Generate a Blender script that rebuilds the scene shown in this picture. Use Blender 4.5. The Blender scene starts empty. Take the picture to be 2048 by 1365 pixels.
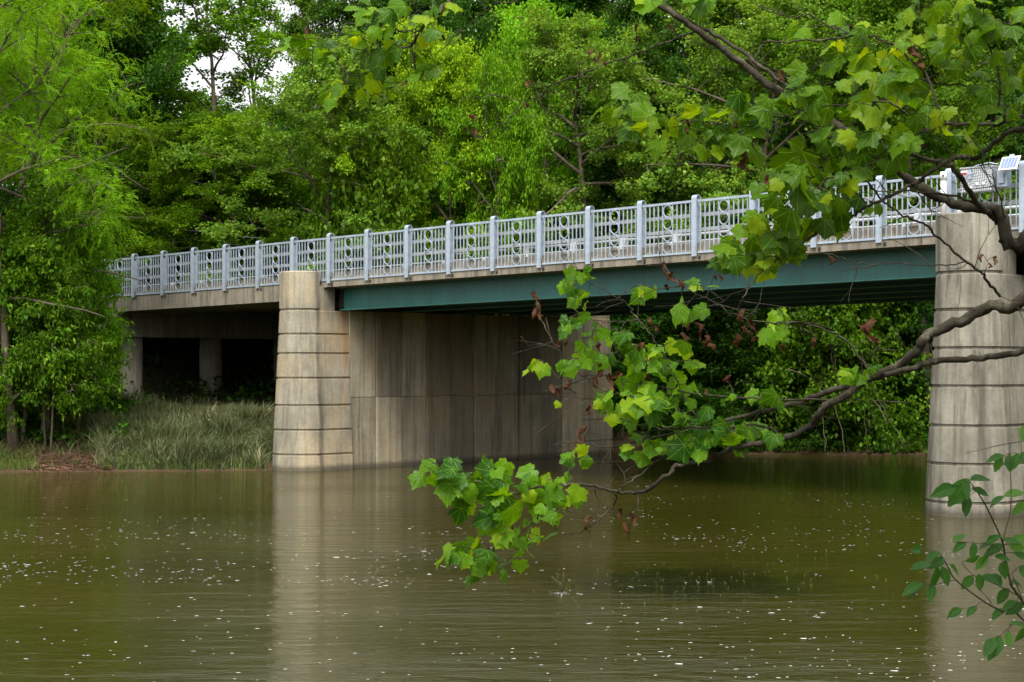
import bpy, math, random
import numpy as np
from mathutils import Vector

# ------------------------------------------------------------------ camera, sky, sun, exposure
C = bpy.context.scene
F, HOR, CX, EYE = 3400.0, 730.0, 1024.0, 3.1      # focal length in photo pixels, horizon row, centre column, eye above water
cam = bpy.data.cameras.new('camera'); camo = bpy.data.objects.new('camera', cam)
C.collection.objects.link(camo); C.camera = camo
camo.location = (0, 0, EYE); camo.rotation_euler = (math.radians(90), 0, 0)
cam.sensor_width = 36.0; cam.lens = F/2048*36.0
cam.shift_y = (HOR-682.5)/2048
cam.clip_start = 0.1; cam.clip_end = 2000

SUN_EL, SUN_AZ = math.radians(55), math.radians(188)   # azimuth from +Y towards +X
W = bpy.data.worlds.new('World'); C.world = W; W.use_nodes = True
wn, wl = W.node_tree.nodes, W.node_tree.links
bg = wn['Background']
sky = wn.new('ShaderNodeTexSky'); sky.sky_type = 'NISHITA'; sky.sun_disc = False
sky.sun_elevation = SUN_EL; sky.sun_rotation = SUN_AZ; sky.air_density = 1.0; sky.dust_density = 4.0
hs = wn.new('ShaderNodeHueSaturation'); hs.inputs['Saturation'].default_value = 0.08
wl.new(sky.outputs[0], hs.inputs['Color']); wl.new(hs.outputs[0], bg.inputs[0]); bg.inputs[1].default_value = 0.15
sl = bpy.data.lights.new('sun', 'SUN'); so = bpy.data.objects.new('sun', sl); C.collection.objects.link(so)
sl.energy = 1.5; sl.angle = math.radians(24); sl.color = (1.0, 0.95, 0.86)
sdir = Vector((math.sin(SUN_AZ)*math.cos(SUN_EL), math.cos(SUN_AZ)*math.cos(SUN_EL), math.sin(SUN_EL)))
so.rotation_euler = sdir.to_track_quat('Z', 'Y').to_euler()
C.view_settings.view_transform = 'Standard'; C.view_settings.look = 'None'
C.view_settings.exposure = 1.12; C.view_settings.gamma = 1.0
cy = C.cycles
cy.max_bounces = 8; cy.diffuse_bounces = 4; cy.glossy_bounces = 3; cy.transmission_bounces = 4; cy.transparent_max_bounces = 4
cy.caustics_reflective = False; cy.caustics_refractive = False
cy.use_adaptive_sampling = True; cy.adaptive_threshold = 0.015

R = random.Random(7)
NP = np.random.default_rng(11)
def at(px, py, Y): return np.array([(px-CX)/F*Y, Y, EYE+(HOR-py)/F*Y])

# ------------------------------------------------------------------ bridge frame: s along (towards right-near), t across (away), z up
P0 = np.array([-12.66, 56.82]); DS = np.array([0.722, -0.692]); DT = np.array([0.692, 0.722]); SP = 1.683
GR = 0.0143
PW = 11.2                                          # width of the superstructure
def zb(s): return EYE+2.316+GR*(s-3.37)
def BW(s, t, z):
    p = P0+s*DS+t*DT
    return (p[0], p[1], z)
def s_at(px, t):                                   # s of the point of line t seen in column px
    k = (px-CX)/F; b = P0+t*DT
    return (k*b[1]-b[0])/(DS[0]-k*DS[1])
S_PIER1 = s_at(638, -0.15)-0.71
S_PIER2 = s_at(2005, -0.15)-0.71
print('piers', S_PIER1, S_PIER2)

# ------------------------------------------------------------------ helpers
COL = C.collection
def mesh_np(name, V, Fc, nside, uv=None, smooth=False):
    me = bpy.data.meshes.new(name)
    V = np.asarray(V, np.float32); Fc = np.asarray(Fc, np.int32)
    me.vertices.add(len(V)); me.vertices.foreach_set('co', V.ravel())
    me.loops.add(Fc.size); me.loops.foreach_set('vertex_index', Fc.ravel())
    me.polygons.add(len(Fc)); me.polygons.foreach_set('loop_start', np.arange(0, Fc.size, nside, dtype=np.int32))
    me.polygons.foreach_set('loop_total', np.full(len(Fc), nside, np.int32))
    if smooth: me.polygons.foreach_set('use_smooth', np.ones(len(Fc), bool))
    if uv is not None:
        l = me.uv_layers.new(name='uv'); l.data.foreach_set('uv', np.asarray(uv, np.float32)[Fc.ravel()].ravel())
    me.update(calc_edges=True)
    return me

class MB:
    def __init__(s): s.v = []; s.f = []; s.sm = []
    def add(s, vs, fs, smooth=False):
        o = len(s.v); s.v += [tuple(map(float, p)) for p in vs]
        s.f += [[i+o for i in f] for f in fs]; s.sm += [smooth]*len(fs)
    def box(s, x0, x1, y0, y1, z0, z1, fn=None, shear=None):
        ps = [(x, y, z) for z in (z0, z1) for x, y in ((x0, y0), (x1, y0), (x1, y1), (x0, y1))]
        if fn: ps = [fn(*p) for p in ps]
        s.add(ps, [(3, 2, 1, 0), (4, 5, 6, 7), (0, 1, 5, 4), (1, 2, 6, 5), (2, 3, 7, 6), (3, 0, 4, 7)])
    def rbox(s, c, hx, hy, hz, ax, ay, az):
        c, ax, ay, az = map(np.asarray, (c, ax, ay, az))
        ps = [c+i*hx*ax+j*hy*ay+k*hz*az for k in (-1, 1) for i, j in ((-1, -1), (1, -1), (1, 1), (-1, 1))]
        s.add(ps, [(3, 2, 1, 0), (4, 5, 6, 7), (0, 1, 5, 4), (1, 2, 6, 5), (2, 3, 7, 6), (3, 0, 4, 7)])
    def tube(s, pts, rad, n=6, cap=True):
        pts = np.asarray(pts, float); m = len(pts)
        rad = np.broadcast_to(np.asarray(rad, float), (m,))
        tg = np.gradient(pts, axis=0); tg /= np.linalg.norm(tg, axis=1, keepdims=True)+1e-9
        ref = np.array([0.13, 0.31, 0.94]) if abs(tg[0][2]) < 0.85 else np.array([0.9, 0.35, 0.1])
        a = np.cross(tg, ref); a /= np.linalg.norm(a, axis=1, keepdims=True)+1e-9
        b = np.cross(tg, a)
        th = np.linspace(0, 2*np.pi, n, endpoint=False)
        ring = pts[:, None, :]+rad[:, None, None]*(np.cos(th)[None, :, None]*a[:, None, :]+np.sin(th)[None, :, None]*b[:, None, :])
        fs = [(i*n+j, i*n+(j+1) % n, (i+1)*n+(j+1) % n, (i+1)*n+j) for i in range(m-1) for j in range(n)]
        if cap: fs += [tuple(range(n-1, -1, -1)), tuple((m-1)*n+j for j in range(n))]
        s.add(ring.reshape(-1, 3), fs, True)
    def loft(s, rings, closed=True, cap=True):
        n = len(rings[0]); m = len(rings)
        fs = [(i*n+j, i*n+(j+1) % n, (i+1)*n+(j+1) % n, (i+1)*n+j) for i in range(m-1) for j in range(n)]
        if cap: fs += [tuple(range(n-1, -1, -1)), tuple((m-1)*n+j for j in range(n))]
        s.add([p for r in rings for p in r], fs)
    def prism(s, poly, fn, a, b):                  # poly in 2D swept from a to b by fn(u, v, w)
        n = len(poly)
        vs = [fn(u, v, a) for u, v in poly]+[fn(u, v, b) for u, v in poly]
        fs = [(i, (i+1) % n, n+(i+1) % n, n+i) for i in range(n)]+[tuple(range(n-1, -1, -1)), tuple(range(n, 2*n))]
        s.add(vs, fs)
    def build(s, name, mat, parent=None, loc=None):
        me = bpy.data.meshes.new(name)
        off = np.array(loc if loc is not None else ((0, 0, 0) if parent is None else wloc(parent)))
        me.from_pydata([tuple(np.array(p)-off) for p in s.v], [], s.f)
        me.polygons.foreach_set('use_smooth', np.array(s.sm, bool)); me.update()
        return link(name, me, mat, parent, off if parent is None else None)
def wloc(o):
    p = np.array(o.location)
    while o.parent: o = o.parent; p = p+np.array(o.location)
    return p
def link(name, me, mat, parent=None, loc=None):
    o = bpy.data.objects.new(name, me); COL.objects.link(o)
    if mat and not me.materials: me.materials.append(mat)
    if parent: o.parent = parent
    if loc is not None: o.location = loc
    return o
def tag(o, label=None, cat=None, group=None, kind=None):
    if label: o['label'] = label
    if cat: o['category'] = cat
    if group: o['group'] = group
    if kind: o['kind'] = kind
    return o
def thing(name, label, cat, loc, group=None):
    o = bpy.data.objects.new(name, None); COL.objects.link(o); o.location = loc; o.empty_display_size = 0.2
    return tag(o, label, cat, group)
def dup(o, parent, dloc):
    c = o.copy(); COL.objects.link(c); c.parent = parent; c.location = Vector(o.location)+Vector(dloc)
    for ch in list(o.children):
        k = ch.copy(); COL.objects.link(k); k.parent = c
    return c

# ------------------------------------------------------------------ materials
def newmat(name):
    m = bpy.data.materials.new(name); m.use_nodes = True
    nt = m.node_tree; p = nt.nodes['Principled BSDF']
    return m, nt, p
class NT:
    def __init__(s, nt): s.t = nt
    def n(s, typ, **kw):
        x = s.t.nodes.new(typ)
        for k, v in kw.items():
            if k in x.inputs: x.inputs[k].default_value = v
            else: setattr(x, k, v)
        return x
    def l(s, a, b): s.t.links.new(a, b)
    def coord(s, out='Object', scale=(1, 1, 1)):
        tc = s.n('ShaderNodeTexCoord'); mp = s.n('ShaderNodeMapping'); mp.inputs['Scale'].default_value = scale
        s.l(tc.outputs[out], mp.inputs[0]); return mp.outputs[0]
    def noise(s, vec, scale, detail=4, rough=0.55, dist=0.0):
        x = s.n('ShaderNodeTexNoise'); x.inputs['Scale'].default_value = scale; x.inputs['Detail'].default_value = detail
        x.inputs['Roughness'].default_value = rough; x.inputs['Distortion'].default_value = dist
        if vec is not None: s.l(vec, x.inputs['Vector'])
        return x.outputs['Fac']
    def ramp(s, fac, stops):
        x = s.n('ShaderNodeValToRGB'); e = x.color_ramp.elements
        while len(e) < len(stops): e.new(0.5)
        for i, (p, c) in enumerate(stops):
            e[i].position = p; e[i].color = (*c, 1) if len(c) == 3 else c
        s.l(fac, x.inputs[0]); return x.outputs[0]
    def mix(s, fac, a, b, typ='MIX'):
        x = s.n('ShaderNodeMix', data_type='RGBA', blend_type=typ)
        for sock, v in ((0, fac), (6, a), (7, b)):
            if isinstance(v, (int, float)): x.inputs[sock].default_value = v
            elif isinstance(v, tuple): x.inputs[sock].default_value = (*v, 1)
            else: s.l(v, x.inputs[sock])
        return x.outputs[2]
    def math(s, op, a, b=0.0, c=None):
        x = s.n('ShaderNodeMath', operation=op)
        for i, v in enumerate((a, b, c)):
            if v is None: continue
            if isinstance(v, (int, float)): x.inputs[i].default_value = v
            else: s.l(v, x.inputs[i])
        return x.outputs[0]
    def bump(s, h, strength, dist, p):
        b = s.n('ShaderNodeBump'); b.inputs['Strength'].default_value = strength; b.inputs['Distance'].default_value = dist
        s.l(h, b.inputs['Height']); s.l(b.outputs[0], p.inputs['Normal'])

def concrete(name, base, dark, stain=0.5, island=0.0, rust=None, streaky=0.6, wet=None, joint=None, warm=None):
    m, nt, p = newmat(name); N = NT(nt)
    co = N.coord()
    blot = N.noise(co, 0.9, 5, 0.6); fine = N.noise(co, 14, 4, 0.7)
    streak = N.noise(N.coord(scale=(5.5, 5.5, 0.28)), 1.0, 6, 0.65, 0.3)
    c = N.mix(N.ramp(blot, [(0.32, (0, 0, 0)), (0.7, (1, 1, 1))]), dark, base)
    st = N.ramp(streak, [(0.47, (0, 0, 0)), (0.66, (1, 1, 1))])
    c = N.mix(N.math('MULTIPLY', st, streaky), c, tuple(x*stain for x in dark))
    pale = N.noise(N.coord(scale=(3.1, 3.1, 0.5)), 1.3, 5, 0.6)
    c = N.mix(N.math('MULTIPLY', N.ramp(pale, [(0.55, (0, 0, 0)), (0.75, (1, 1, 1))]), 0.45), c, tuple(min(1, x*1.35) for x in base))
    if warm:
        wz = N.noise(N.coord(scale=(0.8, 0.8, 0.6)), 1.1, 3)
        c = N.mix(N.math('MULTIPLY', N.ramp(wz, [(0.45, (0, 0, 0)), (0.65, (1, 1, 1))]), 0.6), c, warm)
    c = N.mix(0.35, c, N.ramp(fine, [(0.3, (0.35, 0.35, 0.35)), (0.7, (0.75, 0.75, 0.75))]), 'OVERLAY')
    if island:
        g = N.n('ShaderNodeNewGeometry')
        v = N.math('MULTIPLY_ADD', g.outputs['Random Per Island'], island, 1-island/2)
        hs_ = N.n('ShaderNodeHueSaturation'); N.l(v, hs_.inputs['Value']); N.l(c, hs_.inputs['Color']); c = hs_.outputs[0]
    xyz = None
    if rust or joint or wet:
        sx = N.n('ShaderNodeSeparateXYZ'); tc = N.n('ShaderNodeTexCoord'); N.l(tc.outputs['Object'], sx.inputs[0])
        tcoord = N.math('ADD', N.math('MULTIPLY', sx.outputs[0], float(DT[0])), N.math('MULTIPLY', sx.outputs[1], float(DT[1])))
        wob = N.noise(N.coord(scale=(1, 1, 0.6)), 1.6, 3)
        tw = N.math('ADD', tcoord, N.math('MULTIPLY_ADD', wob, 0.22, -0.11))
    if rust:
        t0, t1 = rust
        band = N.math('SMOOTH_MIN', 1.0, N.math('MULTIPLY', N.math('SUBTRACT', tw, t0), 6.0), 0.1)
        band = N.math('MULTIPLY', N.math('MAXIMUM', band, 0.0), N.math('LESS_THAN', tw, t1))
        sn = N.ramp(N.noise(N.coord(scale=(9, 9, 0.12)), 1.0, 4, 0.6), [(0.42, (0, 0, 0)), (0.62, (1, 1, 1))])
        fall = N.ramp(N.math('MULTIPLY', sx.outputs[2], 0.2), [(0.05, (0.1, 0.1, 0.1)), (0.55, (0.5, 0.5, 0.5)), (0.95, (1, 1, 1))])
        c = N.mix(N.math('MULTIPLY', N.math('MULTIPLY', band, sn), N.math('MULTIPLY', fall, 0.95)), c, (0.36, 0.15, 0.04))
    if joint is not None:                          # weeping joint: a dark run-off streak down the construction joint
        dj = N.math('ABSOLUTE', N.math('SUBTRACT', tw, joint))
        jm = N.ramp(N.math('MULTIPLY', dj, 6.0), [(0.15, (1, 1, 1)), (0.75, (0, 0, 0))])
        jn = N.ramp(N.noise(N.coord(scale=(4, 4, 0.35)), 1.0, 4), [(0.36, (0, 0, 0)), (0.55, (1, 1, 1))])
        c = N.mix(N.math('MULTIPLY', N.math('MULTIPLY', jm, jn), 0.75), c, (0.07, 0.062, 0.048))
    if wet:
        wm = N.ramp(N.math('ADD', sx.outputs[2], N.math('MULTIPLY', N.noise(co, 5, 3), 0.12)), [(0.13, (1, 1, 1)), (0.26, (0, 0, 0))])
        c = N.mix(N.math('MULTIPLY', wm, 0.75), c, (0.05, 0.043, 0.03))
    N.l(c, p.inputs['Base Color']); p.inputs['Roughness'].default_value = 0.88; p.inputs['Specular IOR Level'].default_value = 0.25
    hgt = N.math('ADD', N.math('MULTIPLY', fine, 0.5), N.noise(co, 60, 3))
    N.bump(hgt, 0.35, 0.012, p)
    return m
def plain(name, col, rough=0.5, metal=0.0, var=0.15, scale=6, bump=0.1, streak=None, spec=0.5, rust=None):
    m, nt, p = newmat(name); N = NT(nt)
    f = N.noise(N.coord(), scale, 5, 0.6)
    c = N.ramp(f, [(0.3, tuple(x*(1-var) for x in col)), (0.7, tuple(min(1, x*(1+var)) for x in col))])
    if streak:
        f2 = N.noise(N.coord(scale=(7, 7, 0.4)), 1.0, 5, 0.6)
        c = N.mix(N.math('MULTIPLY', N.ramp(f2, [(0.5, (0, 0, 0)), (0.75, (1, 1, 1))]), 0.55), c, streak)
    if rust:                                       # rust runs and grime in separate streaks
        f3 = N.noise(N.coord('Object', (3.3, 3.3, 0.5)), 1.7, 6, 0.7)
        c = N.mix(N.math('MULTIPLY', N.ramp(f3, [(0.60, (0, 0, 0)), (0.72, (1, 1, 1))]), 0.7), c, rust)
    N.l(c, p.inputs['Base Color']); p.inputs['Metallic'].default_value = metal; p.inputs['Specular IOR Level'].default_value = spec
    N.l(N.math('MULTIPLY_ADD', f, 0.3, rough-0.15), p.inputs['Roughness'])
    if bump: N.bump(N.noise(N.coord(), scale*6, 3), bump, 0.004, p)
    return m
def leafmat(name, a, b, transl=0.4, c3=None, tcol=None, rough=0.5, veins=False, spec=0.13, clump=0.9, edge=None, rnd=0.55):
    m, nt, p = newmat(name); N = NT(nt)
    g = N.n('ShaderNodeNewGeometry'); oi = N.n('ShaderNodeObjectInfo')
    cl = N.noise(N.coord(), clump, 2)
    fac = N.math('ADD', N.math('MULTIPLY', g.outputs['Random Per Island'], rnd), N.math('MULTIPLY_ADD', cl, 1.1, -0.05-0.5*rnd))
    stops = [(0.1, a), (0.75, b)]
    if c3: stops.append((0.92, c3))
    c = N.ramp(fac, stops)
    h = N.n('ShaderNodeHueSaturation')
    N.l(N.math('MULTIPLY_ADD', oi.outputs['Random'], 0.018, 0.491), h.inputs['Hue'])
    N.l(N.math('MULTIPLY_ADD', oi.outputs['Random'], 0.35, 0.82), h.inputs['Value']); N.l(c, h.inputs['Color']); c = h.outputs[0]
    if veins:
        uv = N.n('ShaderNodeUVMap'); sx = N.n('ShaderNodeSeparateXYZ'); N.l(uv.outputs[0], sx.inputs[0])
        ax = N.math('ABSOLUTE', sx.outputs[0]); y = sx.outputs[1]
        if veins == 'palmate':
            ds = ax
            for A in (40, 76):
                A = math.radians(A)
                d = N.math('ABSOLUTE', N.math('SUBTRACT', N.math('MULTIPLY', ax, math.cos(A)), N.math('MULTIPLY', y, math.sin(A))))
                ds = N.math('MINIMUM', ds, d)
            sec = N.math('ABSOLUTE', N.math('SINE', N.math('MULTIPLY', N.math('SUBTRACT', y, N.math('MULTIPLY', ax, 0.7)), 24.0)))
            vm = N.math('MAXIMUM', N.math('LESS_THAN', ds, 0.014), N.math('MULTIPLY', N.math('LESS_THAN', sec, 0.12), 0.35))
        else:
            sec = N.math('ABSOLUTE', N.math('SINE', N.math('MULTIPLY', N.math('SUBTRACT', y, N.math('MULTIPLY', ax, 0.8)), 38.0)))
            vm = N.math('MAXIMUM', N.math('LESS_THAN', ax, 0.012), N.math('MULTIPLY', N.math('LESS_THAN', sec, 0.2), 0.45))
            N.bump(sec, 0.5, 0.004, p)
        c = N.mix(N.math('MULTIPLY', vm, 0.55), c, tuple(min(1, x*1.5+0.05) for x in b))
        if edge:                                   # browned margins and specks
            e = N.noise(N.coord(), 9, 4, 0.7); 
            c = N.mix(N.ramp(e, [(0.66, (0, 0, 0)), (0.74, (1, 1, 1))]), c, edge)
    N.l(c, p.inputs['Base Color']); p.inputs['Roughness'].default_value = rough; p.inputs['Specular IOR Level'].default_value = spec
    tr = N.n('ShaderNodeBsdfTranslucent')
    tc = N.mix(1.0, c, tcol or (1.6, 1.35, 0.5), 'MULTIPLY'); N.l(tc, tr.inputs[0])
    mx = N.n('ShaderNodeMixShader'); mx.inputs[0].default_value = transl
    N.l(p.outputs[0], mx.inputs[1]); N.l(tr.outputs[0], mx.inputs[2])
    out = [n for n in nt.nodes if n.type == 'OUTPUT_MATERIAL'][0]
    N.l(mx.outputs[0], out.inputs[0])
    return m

M = {}
M['pier'] = concrete('pier_concrete', (0.345, 0.315, 0.24), (0.175, 0.158, 0.118), 0.32, rust=(0.62, 1.0), wet=True, joint=-0.05, warm=(0.40, 0.30, 0.17))
M['pier_b'] = concrete('weathered_pier_concrete', (0.305, 0.285, 0.225), (0.15, 0.138, 0.108), 0.33, wet=True, joint=-0.6, streaky=0.7)
M['wall'] = concrete('cast_wall_concrete', (0.335, 0.295, 0.21), (0.225, 0.197, 0.14), 0.28, island=0.8, wet=True, streaky=0.62, warm=(0.30, 0.22, 0.12))
M['deckc'] = concrete('deck_concrete', (0.27, 0.24, 0.185), (0.16, 0.14, 0.108), 0.3, streaky=0.8)
M['landc'] = concrete('land_span_concrete', (0.34, 0.31, 0.25), (0.24, 0.215, 0.17), 0.4)  # pale concrete of the bent and abutments, paler than the deck
M['teal'] = plain('teal_girder_paint', (0.036, 0.150, 0.132), 0.42, 0, 0.22, 1.3, 0.05, streak=(0.022, 0.085, 0.078), rust=(0.06, 0.10, 0.085))
M['bearing'] = plain('rusty_bearing_steel', (0.05, 0.035, 0.027), 0.7, 0, 0.3, 9)
M['galv'] = plain('galvanised_steel', (0.40, 0.47, 0.55), 0.42, 0.35, 0.16, 7, 0.06, streak=(0.25, 0.30, 0.36), rust=(0.23, 0.20, 0.17))
M['alum'] = plain('pale_rail_aluminium', (0.42, 0.44, 0.45), 0.38, 0.3, 0.08, 3, 0.04)
M['asphalt'] = plain('asphalt', (0.055, 0.053, 0.05), 0.9, 0, 0.2, 30, 0.3)
M['white'] = plain('white_plastic', (0.78, 0.77, 0.74), 0.4, 0, 0.05, 5, 0.03)
M['red'] = plain('faded_red_sticker', (0.42, 0.05, 0.05), 0.5, 0, 0.2, 20, 0)
M['bark'] = plain('grey_brown_bark', (0.115, 0.092, 0.066), 0.9, 0, 0.4, 5, 0.6, streak=(0.05, 0.04, 0.03), spec=0.15)
M['cable'] = plain('dull_cable', (0.13, 0.14, 0.15), 0.6)

# ------------------------------------------------------------------ ground, river, road
FB = np.array([(-300, 20), (-60, 46), (-14, 49.0), (-7.8, 49.7), (-6.6, 50.4), (2.6, 59.9), (4.0, 60.3), (7, 59.2), (11, 58.6), (16, 58.6), (40, 53), (300, -40)])
NB = np.array([(-300, -60), (-40, 2), (-10, 9), (0, 11), (8, 14.5), (16, 22), (24, 27), (60, 30), (300, -70)])
def smooth_noise(x, y):
    return (np.sin(x*0.9+1.3*np.sin(y*0.7))*np.cos(y*1.1+0.8*np.sin(x*0.53))+0.5*np.sin(x*2.3+y*1.7)*np.cos(y*2.9-x*1.1))
def ground(x, y):
    x = np.asarray(x, float); y = np.asarray(y, float)
    d = y-np.interp(x, FB[:, 0], FB[:, 1]); d2 = np.interp(x, NB[:, 0], NB[:, 1])-y
    far = np.where(d > 0, 2.3*(1-np.exp(-np.maximum(d, 0)/9.0))+0.04*np.maximum(d, 0), np.maximum(-1.3, d*0.4))
    near = np.where(d2 > 0, 1.55*(1-np.exp(-np.maximum(d2, 0)/4.0))+0.01*np.maximum(d2, 0), np.maximum(-1.3, d2*0.4))
    z = np.maximum(far, near)
    z = z+np.where(z > 0, np.minimum(1, z)*0.16*smooth_noise(x, y), 0)
    # road embankments behind the abutments
    rx, ry = x-P0[0], y-P0[1]
    s = rx*DS[0]+ry*DS[1]; t = rx*DT[0]+ry*DT[1]
    e = np.maximum.reduce([s+5.5, 45-s])           # >0 inside the bridge length
    off = np.maximum(np.abs(t-5.6)-6.6, 0)
    along = np.where(s < 20, np.maximum(s+6.0, 0), np.maximum(46.5-s, 0))
    rz = np.minimum(EYE+2.316+GR*(np.clip(s, -6, 46.5)-3.37), 9)+0.1
    emb = rz-0.75*np.hypot(off, along*1.1)
    z = np.maximum(z, np.where(emb > z, emb, z))
    return z
def axis(lo, a, b, hi, step, nout):
    o1 = lo+(a-lo)*(1-np.linspace(1, 0, nout, endpoint=False)**1.8); mid = np.arange(a, b, step)
    o2 = b+(hi-b)*np.linspace(0, 1, nout)**1.8
    return np.unique(np.r_[o1, mid, o2])
def groundmat():
    m, nt, p = newmat('forest_soil'); N = NT(nt)
    co = N.coord(); f = N.noise(co, 0.5, 6, 0.65); f2 = N.noise(co, 6, 5, 0.7)
    c = N.mix(N.ramp(f, [(0.4, (0, 0, 0)), (0.6, (1, 1, 1))]), (0.05, 0.036, 0.022), (0.035, 0.045, 0.014))
    c = N.mix(N.ramp(f2, [(0.45, (0, 0, 0)), (0.7, (1, 1, 1))]), c, (0.095, 0.065, 0.04))
    sx = N.n('ShaderNodeSeparateXYZ'); N.l(co, sx.inputs[0])
    mud = N.ramp(N.math('ADD', sx.outputs[2], N.math('MULTIPLY', f, 0.4)), [(0.35, (1, 1, 1)), (0.75, (0, 0, 0))])
    c = N.mix(N.math('MULTIPLY', mud, 0.8), c, (0.085, 0.05, 0.03))
    N.l(c, p.inputs['Base Color']); p.inputs['Roughness'].default_value = 0.95; p.inputs['Specular IOR Level'].default_value = 0.15
    N.bump(N.math('ADD', f2, N.noise(co, 40, 3)), 0.6, 0.05, p)
    return m
xs = axis(-900, -34, 34, 900, 0.6, 30); ys = axis(-700, -6, 90, 1300, 0.6, 30)
GX, GY = np.meshgrid(xs, ys); GZ = ground(GX, GY)
nx, ny = len(xs), len(ys); idx = np.arange(nx*ny).reshape(ny, nx)
me = mesh_np('ground', np.c_[GX.ravel(), GY.ravel(), GZ.ravel()],
             np.c_[idx[:-1, :-1].ravel(), idx[:-1, 1:].ravel(), idx[1:, 1:].ravel(), idx[1:, :-1].ravel()], 4, smooth=True)
tag(link('ground', me, groundmat()), kind='structure')

def watermat():
    m, nt, p = newmat('murky_river_water'); N = NT(nt)
    tc = N.n('ShaderNodeTexCoord').outputs['Object']
    big = N.noise(N.coord(scale=(0.05, 0.16, 1)), 1.0, 3)
    c = N.mix(N.ramp(big, [(0.35, (0, 0, 0)), (0.65, (1, 1, 1))]), (0.030, 0.029, 0.0035), (0.042, 0.037, 0.0065))
    # the weed bed below the surface
    vd = N.n('ShaderNodeVectorMath', operation='SUBTRACT'); N.l(tc, vd.inputs[0]); wb = at(1400, 1165, EYE*F/(1165-HOR)); vd.inputs[1].default_value = (wb[0], wb[1], 0)
    sc = N.n('ShaderNodeVectorMath', operation='MULTIPLY'); N.l(vd.outputs[0], sc.inputs[0]); sc.inputs[1].default_value = (1/2.4, 1/2.2, 0)
    ln = N.n('ShaderNodeVectorMath', operation='LENGTH'); N.l(sc.outputs[0], ln.inputs[0])
    wd = N.math('ADD', ln.outputs['Value'], N.math('MULTIPLY_ADD', N.noise(N.coord(), 1.1, 4), 0.9, -0.45))
    c = N.mix(N.math('MULTIPLY', N.ramp(wd, [(0.45, (1, 1, 1)), (1.05, (0, 0, 0))]), 0.8), c, (0.008, 0.010, 0.003))
    N.l(c, p.inputs['Base Color']); p.inputs['Roughness'].default_value = 0.04; p.inputs['IOR'].default_value = 1.33
    w1 = N.noise(N.coord(scale=(0.55, 2.0, 1)), 1.5, 3, 0.5, 0.5)
    w2 = N.noise(N.coord(scale=(2.2, 6.0, 1)), 3.0, 3, 0.55, 0.2)
    calm = N.ramp(N.noise(N.coord(scale=(0.07, 0.22, 1)), 1.0, 3), [(0.35, (0.4, 0.4, 0.4)), (0.65, (1, 1, 1))])
    h = N.math('MULTIPLY', N.math('ADD', w1, N.math('MULTIPLY', w2, 0.3)), calm)
    N.bump(h, 0.65, 0.058, p)
    return m
MW = watermat()
me = mesh_np('river', [(-900, -60, 0), (900, -60, 0), (900, 160, 0), (-900, 160, 0)], [[0, 1, 2, 3]], 4)
tag(link('river', me, MW), kind='structure')
for a, b in ((-90, -6.3), (46.6, 130)):
    r = MB()
    r.box(a, b, -0.2, PW+0.1, 0, 0.3, lambda s, t, z: BW(s, t, zb(max(-6, min(46.5, s)))-0.12+z))
    tag(r.build('road', M['asphalt']), kind='structure')

# ------------------------------------------------------------------ piers
def nose_ring(sc, rad, tc, t1, z, n=18):
    pts = [BW(sc+rad, t1, z)]
    for k in range(n+1):
        a = -math.pi*k/n                           # from +s side round the nose (negative t) to -s side
        pts.append(BW(sc+rad*math.cos(a), tc+rad*math.sin(a), z))
    pts.append(BW(sc-rad, t1, z))
    return pts
def nose_ring_far(sc, rad, tc, t1, z, n=18):
    pts = [BW(sc-rad, t1, z)]
    for k in range(n+1):
        a = math.pi-math.pi*k/n
        pts.append(BW(sc+rad*math.cos(a), tc+rad*math.sin(a), z))
    pts.append(BW(sc+rad, t1, z))
    return pts
def courses(ringfn, grooves, ztop, z0, rbase, rtop, g=0.055, inset=0.035, wob=None):
    rad = lambda z: rbase+(rtop-rbase)*(z-0.0)/(grooves[0])
    rings = [ringfn(rad(z0), z0)]
    for zg in sorted(grooves):
        if zg >= ztop-0.02: continue
        for dz, di in ((-g/2-0.012, 0), (-g/2, inset), (g/2, inset), (g/2+0.012, 0)):
            rings.append(ringfn(rad(zg)-di, zg+dz))
    rings.append(ringfn(rad(ztop)-0, ztop-0.02)); rings.append(ringfn(rad(ztop)-0.02, ztop))
    return rings
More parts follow.
